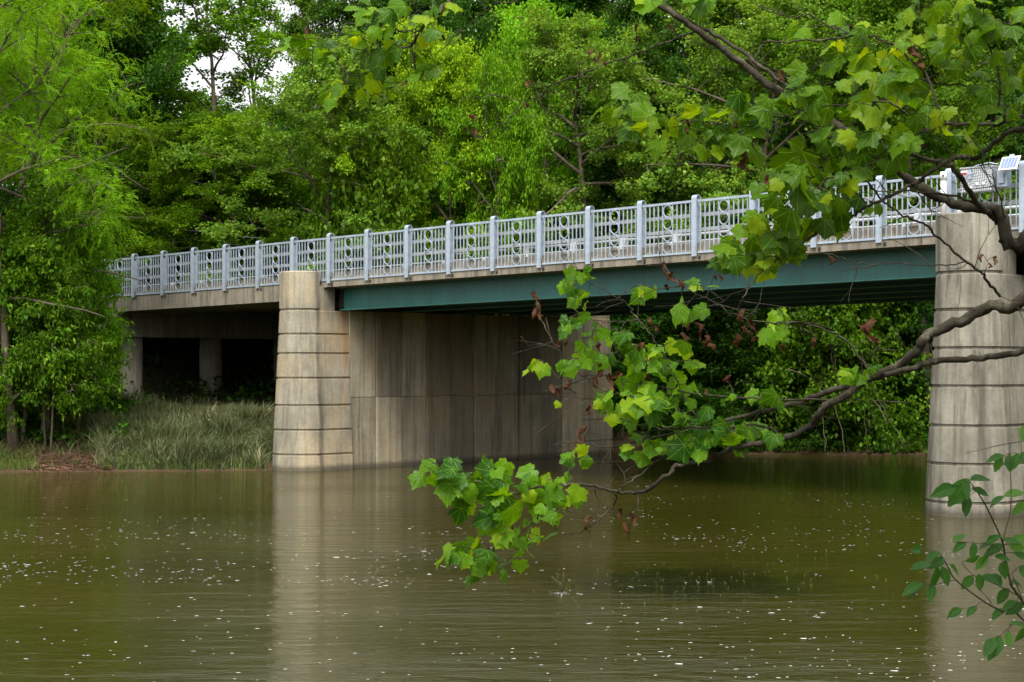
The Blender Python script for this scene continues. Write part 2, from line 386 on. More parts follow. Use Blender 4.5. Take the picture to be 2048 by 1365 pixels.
def pier(sc, grooves, ztop, zstage, label, mat, t_tower=0.97):
    root = thing('bridge_pier', label, 'pier', BW(sc, -0.15, 0.0), 'concrete river piers of the bridge')
    zcap = grooves[0]
    b = MB(); b.loft(courses(lambda r, z: nose_ring(sc, r, -0.15, t_tower, z), grooves[1:], zcap-0.03, -1.4, 0.93, 0.74))
    b.build('pier_tower', mat, root)
    # head: full-height rounded stub outside the deck and the lower block behind it
    b = MB()
    rr = 0.715
    b.loft([nose_ring(sc, r, -0.15, -0.13, z) for r, z in ((rr-0.035, zcap-0.03), (rr-0.035, zcap+0.02), (rr, zcap+0.035), (rr, ztop-0.03), (rr-0.03, ztop))])
    b.build('pier_head', mat, root)
    b = MB(); b.box(sc-0.66, sc+0.69, -0.127, 0.47, zcap-0.03, zstage, BW); b.build('pier_block', mat, root)
    # panelled wall between the end towers
    t1, t2 = t_tower, PW+0.2
    b = MB(); b.box(sc-0.62, sc+0.62, t1-0.1, t2+0.1, -1.4, zcap-0.03, BW)
    n = 10; w = (t2-t1)/n; q = random.Random(int(sc*10))
    for k in range(n):
        a0, a1 = t1+k*w+0.02, t1+(k+1)*w-0.02
        dd = 0.785+(0.045 if k % 2 else 0)+q.uniform(-0.006, 0.006)
        for z0, z1 in ((-1.4, 2.12), (2.135, zcap-0.02)):
            b.box(sc-dd, sc+dd, a0, a1, z0, z1, BW)
    b.build('pier_wall', M['wall'], root)
    b = MB(); b.loft(courses(lambda r, z: nose_ring_far(sc, r, PW+1.5, t2, z), grooves[1:], zcap-0.03, -1.4, 0.83, 0.75))
    b.build('pier_tower', M['wall'], root)
    b = MB(); b.loft([nose_ring_far(sc, 0.715, PW+1.5, PW+0.3, z) for z in (zcap-0.03, zstage-0.1)]); b.build('pier_head', M['wall'], root)
    return root
pier(S_PIER1, [4.72, 4.0, 3.43, 2.71, 1.91, 1.19, 0.47], 5.85, 5.42, 'tan concrete river pier with rust stains standing at the grassy bank', M['pier'])
pier(S_PIER2, [5.0, 4.23, 3.44, 2.66, 1.85, 1.07, 0.28], 6.22, 5.75, 'grey streaked concrete river pier standing out in open water near the white pipe', M['pier_b'])

# column bent of the land span and the abutments
sb = s_at(262, 1.0)
root = thing('column_bent', 'dark concrete bent with a deep cap beam on round columns behind the tall grass', 'column bent', (*BW(sb, 1.0, 0)[:2], 1.5))
b = MB(); b.box(sb-0.55, sb+0.55, 0.05, PW-0.2, 4.05, zb(sb)-0.42, BW); b.build('cap_beam', M['landc'], root)
for k in range(3):
    t = 1.0+k*3.35; c = BW(sb, t, 0); b = MB()
    th = np.linspace(0, 2*np.pi, 24, endpoint=False)
    b.loft([[(c[0]+0.4*math.cos(a), c[1]+0.4*math.sin(a), z) for a in th] for z in (0.3, 4.06)]); b.sm = [len(f) == 4 for f in b.f]
    b.build('column', M['landc'], root)
for s0, s1, lab in ((-7.0, -5.6, 'concrete abutment at the wooded far end of the bridge'), (46.2, 47.6, 'concrete abutment at the near end of the bridge')):
    b = MB(); b.box(s0, s1, 0.0, PW, -0.5, zb(s0)-0.02, BW); b.box(s0-0.02, s0+0.4, -1.5, 0.0, -0.5, zb(s0)-0.3, BW)
    tag(b.build('abutment', M['landc']), lab, 'abutment')

# ------------------------------------------------------------------ superstructure
bridge = thing('bridge_superstructure', 'low river bridge with a concrete deck carried on long teal steel girders', 'bridge', BW(15, 4.6, 5.0))
S0, S1 = -6.0, 46.5
b = MB()
def dk(s, t, z): return BW(s, t, zb(s)+z)
for a, c, lo in ((S0, S_PIER1-0.05, -0.46), (S_PIER1-0.03, S_PIER2-0.02, -0.13), (S_PIER2, S1, -0.13)):
    b.prism([(0.03, lo), (0.03, 0.16), (PW, 0.16), (PW, lo), (PW-0.6, lo-0.02), (0.7, lo-0.02)], lambda u, v, w: dk(w, u, v), a, c)
b.box(S0, S1, 0.10, 1.9, 0.162, 0.30, dk)          # sidewalk
b.build('deck', M['deckc'], bridge)
b = MB(); b.box(S0, S1, 1.9, PW-0.5, 0.163, 0.2, dk); b.build('roadway', M['asphalt'], bridge)
for k in range(5):
    t = 0.72+k*2.43
    g = MB()
    for a, c in ((S_PIER1+0.82, S_PIER2-0.80), (S_PIER2+0.85, S1)):
        top, bot = -0.155, -0.80
        g.box(a, c, t-0.015, t+0.015, bot+0.03, top-0.025, dk)
        g.box(a, c, t-0.17, t+0.17, bot, bot+0.03, dk); g.box(a, c, t-0.15, t+0.15, top-0.025, top, dk)
        q = a+0.25
        while q < c:
            g.box(q-0.008, q+0.008, t+0.016, t+0.14, bot+0.03, top-0.025, dk); q += 3.2
    g.build('girder', M['teal'], bridge)
    for q in (S_PIER1+0.4, S_PIER2-0.42):
        zt = zb(q)-0.8
        bb = MB(); zc = (4.72 if q < 20 else 5.0)-0.03
        bb.box(q-0.2, q+0.6 if q < 20 else q+0.2, t-0.16, t+0.16, zc, zt+0.0, BW) if zt > zc+0.02 else bb.box(q-0.2, q+0.2, t-0.16, t+0.16, zc-0.2, zc+0.01, BW)
        bb.build('bearing', M['bearing'], bridge)
for sx in (S_PIER1+0.55, S_PIER1+1.6, S_PIER2-0.9):
    b = MB(); b.box(sx, sx+0.12, 0.76, PW-0.76, -0.72, -0.17, dk); b.build('diaphragm', M['bearing'], bridge)

# ------------------------------------------------------------------ near railing
rail = thing('bridge_railing', 'pale galvanised railing with columns of four rings along the near edge of the bridge', 'railing', BW(0, 0, zb(0)))
def loc(s, t, z): return BW(s, t, zb(0)+GR*s+z)
arc = lambda r, n=10: [(-0.03+0.09-r*math.cos(math.pi*k/n), 1.36+r*math.sin(math.pi*k/n)) for k in range(n+1)]
prof = [(-0.03, -0.02)]+arc(0.09)+[(0.15, 1.16), (0.138, 1.16)]+arc(0.078)[::-1]+[(-0.018, -0.02)]
def bx(x0, x1, y0, y1, z0, z1, m): m.box(x0, x1, y0, y1, z0, z1, loc)
FIRST, LAST = -3, 26
def post_mesh():
    m = MB(); m.prism(prof, lambda u, v, w: loc(w, u, v), -0.075, 0.075)
    bx(-0.006, 0.006, -0.018, 0.14, 0.0, 1.2, m); bx(-0.06, 0.06, 0.14, 0.153, 0.0, 1.158, m)
    return m
p0 = post_mesh().build('post', M['galv'], rail)
m = MB(); bx(0.09, 0.16, 0.02, 0.10, -0.09, -0.01, m); bx(0.10, 0.15, -0.005, 0.02, -0.07, -0.03, m)
m.build('bracket', M['bearing'], p0)
m = MB(); W0, W1 = 0.082, SP-0.082
bx(W0, W1, 0.005, 0.055, 1.27, 1.325, m); bx(W0, W1, 0.005, 0.055, 0.05, 0.10, m)
mid = SP/2
for s in (mid-0.155, mid+0.155): bx(s-0.008, s+0.008, 0.015, 0.045, 0.10, 1.27, m)
for k in range(4):
    for sg in (-1, 1):
        s = mid+sg*(0.155+0.132*(k+1)); bx(s-0.0105, s+0.0105, 0.018, 0.042, 0.10, 1.27, m)
pan0 = m.build('railing_panel', M['galv'], rail)
rings0 = []
for k in range(4):
    m = MB(); zc = 0.10+0.1463*(2*k+1); n = 28
    th = np.linspace(0, 2*np.pi, n, endpoint=False)
    for i in range(n):
        a, c = th[i], th[(i+1) % n]
        vs = [loc(mid+r*math.cos(x), t, zc+r*math.sin(x)) for x in (a, c) for r, t in ((0.145, 0.012), (0.145, 0.048), (0.128, 0.048), (0.128, 0.012))]
        m.add(vs, [(0, 1, 5, 4), (1, 2, 6, 5), (2, 3, 7, 6), (3, 0, 4, 7)])
    m.build('ring', M['galv'], pan0)
step = Vector((DS[0]*SP, DS[1]*SP, GR*SP))
for i in range(FIRST, LAST+1):
    if i != 0: dup(p0, rail, step*i)
    if i != 0 and i < LAST: dup(pan0, rail, step*i)
for z in (0.63, 0.98):
    m = MB(); bx(FIRST*SP, LAST*SP, 0.16, 0.25, z-0.042, z+0.042, m); m.build('traffic_rail', M['alum'], rail)

# far parapet
par = thing('bridge_parapet', 'concrete parapet with a pipe rail on short posts along the far edge of the bridge', 'parapet', BW(0, PW-0.3, zb(0)))
m = MB(); m.box(S0, S1, PW-0.42, PW-0.12, 0.165, 1.43, dk); m.build('parapet_wall', M['deckc'], par)
m = MB(); m.tube([dk(S0, PW-0.27, 1.68), dk(20, PW-0.27, 1.68), dk(S1, PW-0.27, 1.68)], 0.05, 8); m.build('pipe_rail', M['alum'], par)
pm = None
for k in range(24):
    s = S0+0.6+k*2.2
    if pm is None:
        m = MB(); s_0 = s
        poly = [(PW-0.40, 1.431), (PW-0.36, 1.70), (PW-0.30, 1.82), (PW-0.22, 1.82), (PW-0.18, 1.70), (PW-0.14, 1.431)]
        m.prism(poly, lambda u, v, w: dk(w, u, v), s-0.11, s+0.11); pm = m.build('parapet_post', M['alum'], par)
    else: dup(pm, par, (DS[0]*(s-s_0), DS[1]*(s-s_0), GR*(s-s_0)))
# low curb rail between walk and road, seen through the balusters
cr = thing('curb_rail', 'low pipe rail on slim arched brackets beside the walkway behind the ring railing', 'curb rail', BW(0, 1.95, zb(0)))
m = MB(); m.tube([dk(S0, 1.98, 0.55), dk(20, 1.98, 0.55), dk(S1, 1.98, 0.55)], 0.022, 8); m.build('pipe_rail', M['alum'], cr)
pm = None
for k in range(31):
    s = S0+0.4+k*SP
    if s > S1-0.3: break
    if pm is None:
        m = MB(); s_0 = s
        poly = [(1.90, 0.301), (1.89, 0.46), (1.93, 0.57), (2.02, 0.585), (2.06, 0.52), (2.08, 0.25)]
        m.prism(poly, lambda u, v, w: dk(w, u, v), s-0.035, s+0.035); pm = m.build('curb_bracket', M['alum'], cr)
    else: dup(pm, cr, (DS[0]*(s-s_0), DS[1]*(s-s_0), GR*(s-s_0)))

# ------------------------------------------------------------------ river gauge on the railing, white pipe, cables
sg = s_at(1958, -0.25)
gz = zb(sg)
gp = lambda ds, dt, z: BW(sg+ds, -0.04+dt, gz+z)
root = thing('gauge_box', 'grey tread plate instrument box hung on the railing beside the solar panel', 'instrument box', gp(0, -0.15, 0.93))
m = MB(); bb = lambda a, c, t0, t1, z0, z1, m: m.box(a, c, t0, t1, z0, z1, gp)
def treadmat():
    m, nt, p = newmat('tread_plate'); N = NT(nt)
    w = N.n('ShaderNodeTexChecker'); w.inputs['Scale'].default_value = 30; w.inputs[1].default_value = (0.62, 0.64, 0.66, 1); w.inputs[2].default_value = (0.22, 0.235, 0.25, 1)
    mp = N.n('ShaderNodeMapping'); mp.inputs['Rotation'].default_value = (0.6, 0.5, 0.785); tc = N.n('ShaderNodeTexCoord')
    N.l(tc.outputs['Object'], mp.inputs[0]); N.l(mp.outputs[0], w.inputs[0]); N.l(w.outputs[0], p.inputs['Base Color'])
    p.inputs['Metallic'].default_value = 0.5; p.inputs['Roughness'].default_value = 0.4
    return m
bb(-0.36, 0.36, -0.32, -0.02, 0.86, 1.34, m); bb(-0.38, 0.38, -0.34, -0.0, 1.341, 1.37, m); m.build('case', treadmat(), root)
m = MB(); bb(-0.35, -0.19, -0.326, -0.321, 1.22, 1.31, m); m.build('sticker', M['red'], root)
m = MB(); bb(-0.345, -0.195, -0.330, -0.327, 1.265, 1.305, m); m.build('sticker_text', M['white'], root)
m = MB(); bb(-0.16, -0.10, -0.36, -0.321, 1.12, 1.3, m); bb(-0.19, -0.07, -0.375, -0.361, 1.21, 1.26, m); m.build('latch', M['galv'], root)
for a in (-0.12, 0.02, 0.16):
    m = MB(); zc = 0.93 if a < 0 else 1.0
    c = np.array(gp(a, -0.325, zc)); dn = np.array([-DT[0], -DT[1], 0])
    m.tube([c, c+dn*0.02], 0.033, 12); m.build('knob', M['white'], root)
m = MB(); bb(0.40, 0.62, -0.2, -0.02, 0.93, 1.28, m); bb(0.44, 0.56, -0.25, -0.205, 1.0, 1.2, m)
m.tube([gp(0.40, -0.14, 1.4), gp(0.2, -0.16, 1.45), gp(-0.1, -0.1, 1.42), gp(-0.3, -0.05, 1.38)], 0.012, 6); m.build('conduit_box', M['galv'], root)
root = thing('solar_panel', 'small white framed solar panel tilted on the railing at the far right', 'solar panel', gp(0.75, -0.3, 1.0))
ax, ay = np.array([DS[0], DS[1], GR]), np.array([DT[0]*0.55, DT[1]*0.55, 0.83]); az = np.cross(ax, ay)
sq = s_at(2019, -0.34); c0 = np.array(BW(sq, -0.34, EYE+(HOR-327)/F*(P0+sq*DS-0.34*DT)[1]))
m = MB(); m.rbox(c0, 0.20, 0.17, 0.012, ax, ay, az); m.build('panel_frame', M['white'], root)
cells = plain('solar_cell_glass', (0.18, 0.24, 0.42), 0.15, 0.0, 0.1, 3, 0)
m = MB()
for k in range(5): m.rbox(c0+az*0.0135+ax*(-0.136+0.068*k), 0.030, 0.135, 0.002, ax, ay, az)
m.build('solar_cells', cells, root)
m = MB(); m.tube([c0-az*0.014, c0+np.array([DT[0]*0.2, DT[1]*0.2, -0.1])], 0.02, 8); m.rbox(c0+ay*0.19, 0.05, 0.03, 0.02, ax, ay, az); m.build('panel_mount', M['galv'], root)
sp = s_at(1887, -0.3); b0 = np.array(BW(sp, -0.3, 6.22))
root = thing('standpipe', 'white plastic pipe with a cap standing on the near pier top', 'pipe', b0)
m = MB(); m.tube([b0+[0, 0, 0.002], b0+[0, 0, 0.80]], 0.062, 16); m.build('pipe', M['white'], root)
m = MB(); m.tube([b0+[0, 0, 0.74], b0+[0, 0, 0.92]], 0.07, 16); m.build('cap', M['white'], root)
m = MB(); dn = np.array([-0.3, -0.95, 0]); m.tube([b0+[0, 0, 0.84]+dn*0.07, b0+[0, 0, 0.84]+dn*0.12], 0.02, 8); m.build('bolt', M['bearing'], root)
for k, (a, c, lab) in enumerate(((at(310, 438, 66), at(720, 478, 62), 'thin grey utility cable sagging behind the far end of the railing, upper one'),
                                 (at(330, 458, 66), at(760, 500, 62), 'thin grey utility cable behind the far end of the railing, lower one'))):
    m = MB(); u = np.linspace(0.0, 1.4, 24)[:, None]; pts = a+(c-a)*u; pts[:, 2] -= 0.35*(1-((u[:, 0]-0.5)/1.1)**2)
    m.tube(pts, 0.022 if k == 0 else 0.014, 5); tag(m.build('utility_cable', M['cable']), lab, 'cable', 'utility cables behind the railing')

# ------------------------------------------------------------------ trees
def unit(v): return v/(np.linalg.norm(v, axis=-1, keepdims=True)+1e-9)
def leaf_quads(P, D, Nn, L, Wd, fold=0.25):
    """kite-shaped leaves: base P, direction D, normal N, length L, width Wd"""
    n = len(P); D = unit(D); S = unit(np.cross(D, Nn)); Nn = np.cross(S, D)
    L = np.broadcast_to(np.asarray(L, float), (n,))[:, None]; Wd = np.broadcast_to(np.asarray(Wd, float), (n,))[:, None]
    V = np.empty((n, 4, 3))
    V[:, 0] = P; V[:, 2] = P+D*L-Nn*L*0.12
    V[:, 1] = P+D*L*0.45+S*Wd*0.5+Nn*Wd*fold; V[:, 3] = P+D*L*0.45-S*Wd*0.5+Nn*Wd*fold
    return V.reshape(-1, 3), np.arange(4*n).reshape(n, 4)
def bend(p, d, L, n, droop, g, wob=0.12):
    pts = [np.array(p, float)]; d = unit(np.array(d, float))
    for i in range(n):
        d = unit(d+np.array([0, 0, droop])/n+g.normal(0, wob, 3)); pts.append(pts[-1]+d*L/n)
    return np.array(pts), d
def gen_tree(name, seed, H, base, Rad, nl, nsub, ntw, nleaf, L, Wd, prof, el=(15, 65), droop=-0.3, ldroop=0.3, tw=(0.5, 1.0),
             trunk_r=0.2, stems=1, frond=0, spread=0.12, bare=0, up=0.7, lean=0.05):
    g = np.random.default_rng(seed); wood = MB(); tw_p = []; tw_d = []
    for st in range(stems):
        off = np.array([0, 0, 0]) if stems == 1 else np.array([g.normal(0, 0.5), g.normal(0, 0.5), 0])
        ln = unit(np.array([g.normal(0, lean), g.normal(0, lean), 1.0])) if stems == 1 else unit(np.array([off[0]*0.25, off[1]*0.25, 1.0]))
        hh = H*(1 if st == 0 else g.uniform(0.7, 0.95))
        tr, _ = bend(off+[0, 0, -0.5], ln, hh+0.3, 9, 0.1, g, 0.05)
        rr = np.linspace(1, 0.12, len(tr))*trunk_r*(1 if stems == 1 else 0.7); rr[0] *= 1.35
        wood.tube(tr, rr, 8)
        for i in range(nl):
            u = (i+0.5)/nl; z = base+(hh-base)*u**0.85
            k = min(len(tr)-2, int((z+0.5)/(hh+0.3)*9)); f = (z+0.5)/(hh+0.3)*9-k
            p = tr[k]*(1-f)+tr[k+1]*f
            az = i*2.39996+st*1.3+g.uniform(-0.4, 0.4); e = math.radians(el[0]+(el[1]-el[0])*u+g.uniform(-10, 10))
            LL = Rad*prof(u)*g.uniform(0.75, 1.12)
            d = np.array([math.cos(az)*math.cos(e), math.sin(az)*math.cos(e), math.sin(e)])
            lp, ld = bend(p, d, LL, 5, droop, g, 0.1)
            wood.tube(lp, np.linspace(0.35, 0.06, 6)*trunk_r*(0.4+0.6*LL/Rad), 5, False)
            if g.uniform() < bare*(1-u): continue
            for j in range(nsub):
                f = 0.22+0.78*(j+g.uniform(0.2, 0.8))/nsub; q = f*5; k = min(4, int(q)); sp_ = lp[k]*(1-(q-k))+lp[k+1]*(q-k)
                sd = unit(lp[k+1]-lp[k])*0.6+unit(g.normal(0, 1, 3)*[1, 1, 0.55])*0.9+[0, 0, 0.1]
                bl = (0.22*LL+0.5)*g.uniform(0.7, 1.2)*(1.15-0.4*f)
                bp, bd = bend(sp_, sd, bl, 3, droop*0.7, g, 0.1)
                wood.tube(bp, np.linspace(0.022, 0.008, 4), 3, False)
                for m in range(ntw):
                    q2 = (0.3+0.7*(m+g.uniform())/ntw)*3; k2 = min(2, int(q2)); tp = bp[k2]*(1-(q2-k2))+bp[k2+1]*(q2-k2)
                    td = unit(bp[k2+1]-bp[k2])*0.7+unit(g.normal(0, 1, 3)*[1, 1, 0.5])*0.8
                    tw_p.append(tp); tw_d.append(unit(td)*g.uniform(*tw))
    TP, TD = np.array(tw_p), np.array(tw_d); n = len(TP)
    if frond:                                      # feathery compound leaves: leaflets in two rows along drooping fronds
        fu = np.linspace(0.15, 1, nleaf)
        FP = (TP[:, None, :]+TD[:, None, :]*fu[None, :, None]-np.array([0, 0, 0.25])*fu[None, :, None]**2).reshape(-1, 3)
        FD = unit(np.repeat(unit(TD), nleaf, 0)*0.5+g.normal(0, 0.55, (n*nleaf, 3))+[0, 0, -ldroop])
        fl = g.uniform(0.7, 1.25, len(FP))*L
        s_ = np.linspace(0.12, 1, frond)
        P = (FP[:, None, :]+FD[:, None, :]*(fl[:, None]*s_[None, :])[:, :, None]-np.array([0, 0, 0.1])*(s_**2)[None, :, None]).reshape(-1, 3)
        Dr = np.repeat(FD, frond, 0); Nn = unit(np.repeat(g.normal(0, 0.4, FP.shape)+[0, 0, 1], frond, 0)); S = unit(np.cross(Dr, Nn))
        sgn = np.tile(np.where(np.arange(frond) % 2, 1.0, -1.0), len(FP))[:, None]
        D = unit(S*sgn+Dr*0.45+g.normal(0, 0.12, P.shape))
        V, Fq = leaf_quads(P, D, Nn, Wd*2.2*g.uniform(0.8, 1.2, len(P)), Wd, 0.1)
    else:
        u = g.uniform(0.1, 1.08, (n, nleaf))
        P = (TP[:, None, :]+TD[:, None, :]*u[:, :, None]).reshape(-1, 3)+g.normal(0, spread, (n*nleaf, 3))*[1, 1, 0.55]
        D = unit(np.repeat(unit(TD), nleaf, 0)*0.5+g.normal(0, 0.7, P.shape)+[0, 0, -ldroop])
        Nn = unit(g.normal(0, 0.5, P.shape)+[0, 0, up])
        sc = g.uniform(0.65, 1.25, len(P))
        V, Fq = leaf_quads(P, D, Nn, L*sc, Wd*sc)
    wm = bpy.data.meshes.new(name+'_wood'); wm.from_pydata(wood.v, [], wood.f); wm.polygons.foreach_set('use_smooth', np.array(wood.sm, bool)); wm.update()
    cm = mesh_np(name+'_leaves', V, Fq, 4)
    wm.materials.append(M['bark']); cm.materials.append(None)
    return wm, cm, H, Rad

M['leaf_mid'] = leafmat('mid_green_leaves', (0.032, 0.100, 0.005), (0.110, 0.245, 0.010), c3=(0.24, 0.38, 0.02))
M['leaf_dark'] = leafmat('deep_green_leaves', (0.015, 0.056, 0.005), (0.045, 0.128, 0.008), c3=(0.09, 0.19, 0.015), transl=0.35)  # own green of dark trees; doubles as shade on bridge shrubs and understory
M['leaf_yellow'] = leafmat('yellow_green_leaves', (0.105, 0.21, 0.006), (0.27, 0.42, 0.012), c3=(0.42, 0.53, 0.03))
M['leaf_fresh'] = leafmat('fresh_bright_leaves', (0.060, 0.180, 0.004), (0.165, 0.365, 0.008), c3=(0.27, 0.46, 0.02))
M['leaf_feather'] = leafmat('feathery_pale_leaves', (0.085, 0.215, 0.005), (0.20, 0.40, 0.012), c3=(0.32, 0.48, 0.03))
M['leaf_silver'] = leafmat('silvery_green_leaves', (0.058, 0.145, 0.012), (0.175, 0.31, 0.030), c3=(0.33, 0.45, 0.07))

dome = lambda u: 0.62+0.38*math.sin(math.pi*min(1, u*1.15+0.08)) if u < 0.8 else 1.05-0.75*u
tall = lambda u: (0.75+0.25*math.sin(math.pi*u))*(1.0-0.35*u)
wide = lambda u: 0.9-0.45*u
PR = {
 'maple': gen_tree('maple', 1, 14, 2.6, 5.0, 22, 8, 6, 44, 0.145, 0.11, dome, spread=0.15),
 'maple_b': gen_tree('maple_b', 2, 15, 3.2, 5.0, 20, 8, 6, 44, 0.13, 0.105, dome, el=(5, 60), droop=-0.5, spread=0.13),
 'canopy': gen_tree('canopy', 13, 16, 6.8, 5.4, 22, 8, 6, 44, 0.14, 0.11, dome, el=(-8, 60), droop=-0.3, spread=0.14, trunk_r=0.25),
 'tall': gen_tree('tall', 3, 21, 4.0, 4.6, 24, 8, 5, 34, 0.19, 0.15, tall, el=(25, 65), droop=-0.1, trunk_r=0.28, spread=0.16),
 'sparse': gen_tree('sparse', 4, 20, 5.0, 4.5, 18, 6, 5, 30, 0.16, 0.12, tall, el=(30, 68), droop=-0.05, trunk_r=0.2, spread=0.13),
 'locust': gen_tree('locust', 5, 13, 3.6, 4.6, 18, 8, 5, 8, 0.34, 0.028, wide, el=(5, 65), droop=-0.4, ldroop=0.28, stems=2, frond=14, trunk_r=0.2, bare=0.3, lean=0.1),
 'layered': gen_tree('layered', 6, 9, 1.4, 5.0, 18, 9, 6, 40, 0.155, 0.08, wide, el=(0, 50), droop=-0.45, ldroop=0.5, spread=0.10, up=1.2, trunk_r=0.15),
 'sapling': gen_tree('sapling', 7, 7.5, 0.5, 2.2, 20, 6, 5, 26, 0.15, 0.075, lambda u: 0.95-0.6*u, el=(10, 60), droop=-0.4, ldroop=0.5, spread=0.10, trunk_r=0.10, stems=2),
 'bank': gen_tree('bank', 17, 7.5, 2.2, 2.3, 13, 6, 5, 24, 0.17, 0.075, lambda u: 0.95-0.6*u, el=(0, 60), droop=-0.5, ldroop=0.6, spread=0.10, trunk_r=0.09, stems=3),
 'shrub': gen_tree('shrub', 8, 3.6, 0.2, 2.0, 18, 6, 4, 24, 0.13, 0.10, lambda u: 1-0.5*u, el=(5, 70), droop=-0.2, spread=0.13, trunk_r=0.05, stems=2),
}
def tree(kind, name, label, cat, px, Y, top, Rm, mat, rot=0.0, group=None, X=None, squash=1.0):
    wm, cm, H, Rad = PR[kind]
    x = (px-CX)/F*Y if X is None else X; z = float(ground(x, Y))
    h = EYE+(HOR-top)/F*Y-z
    o = thing(name, label, cat, (x, Y, z), group); o.rotation_euler = (0, 0, rot); o.scale = (Rm/Rad, Rm/Rad, h/H)
    a = link('trunk', wm, None, o); c = link('crown', cm, None, o)
    c.material_slots[0].link = 'OBJECT'; c.material_slots[0].material = M[mat]
    return o
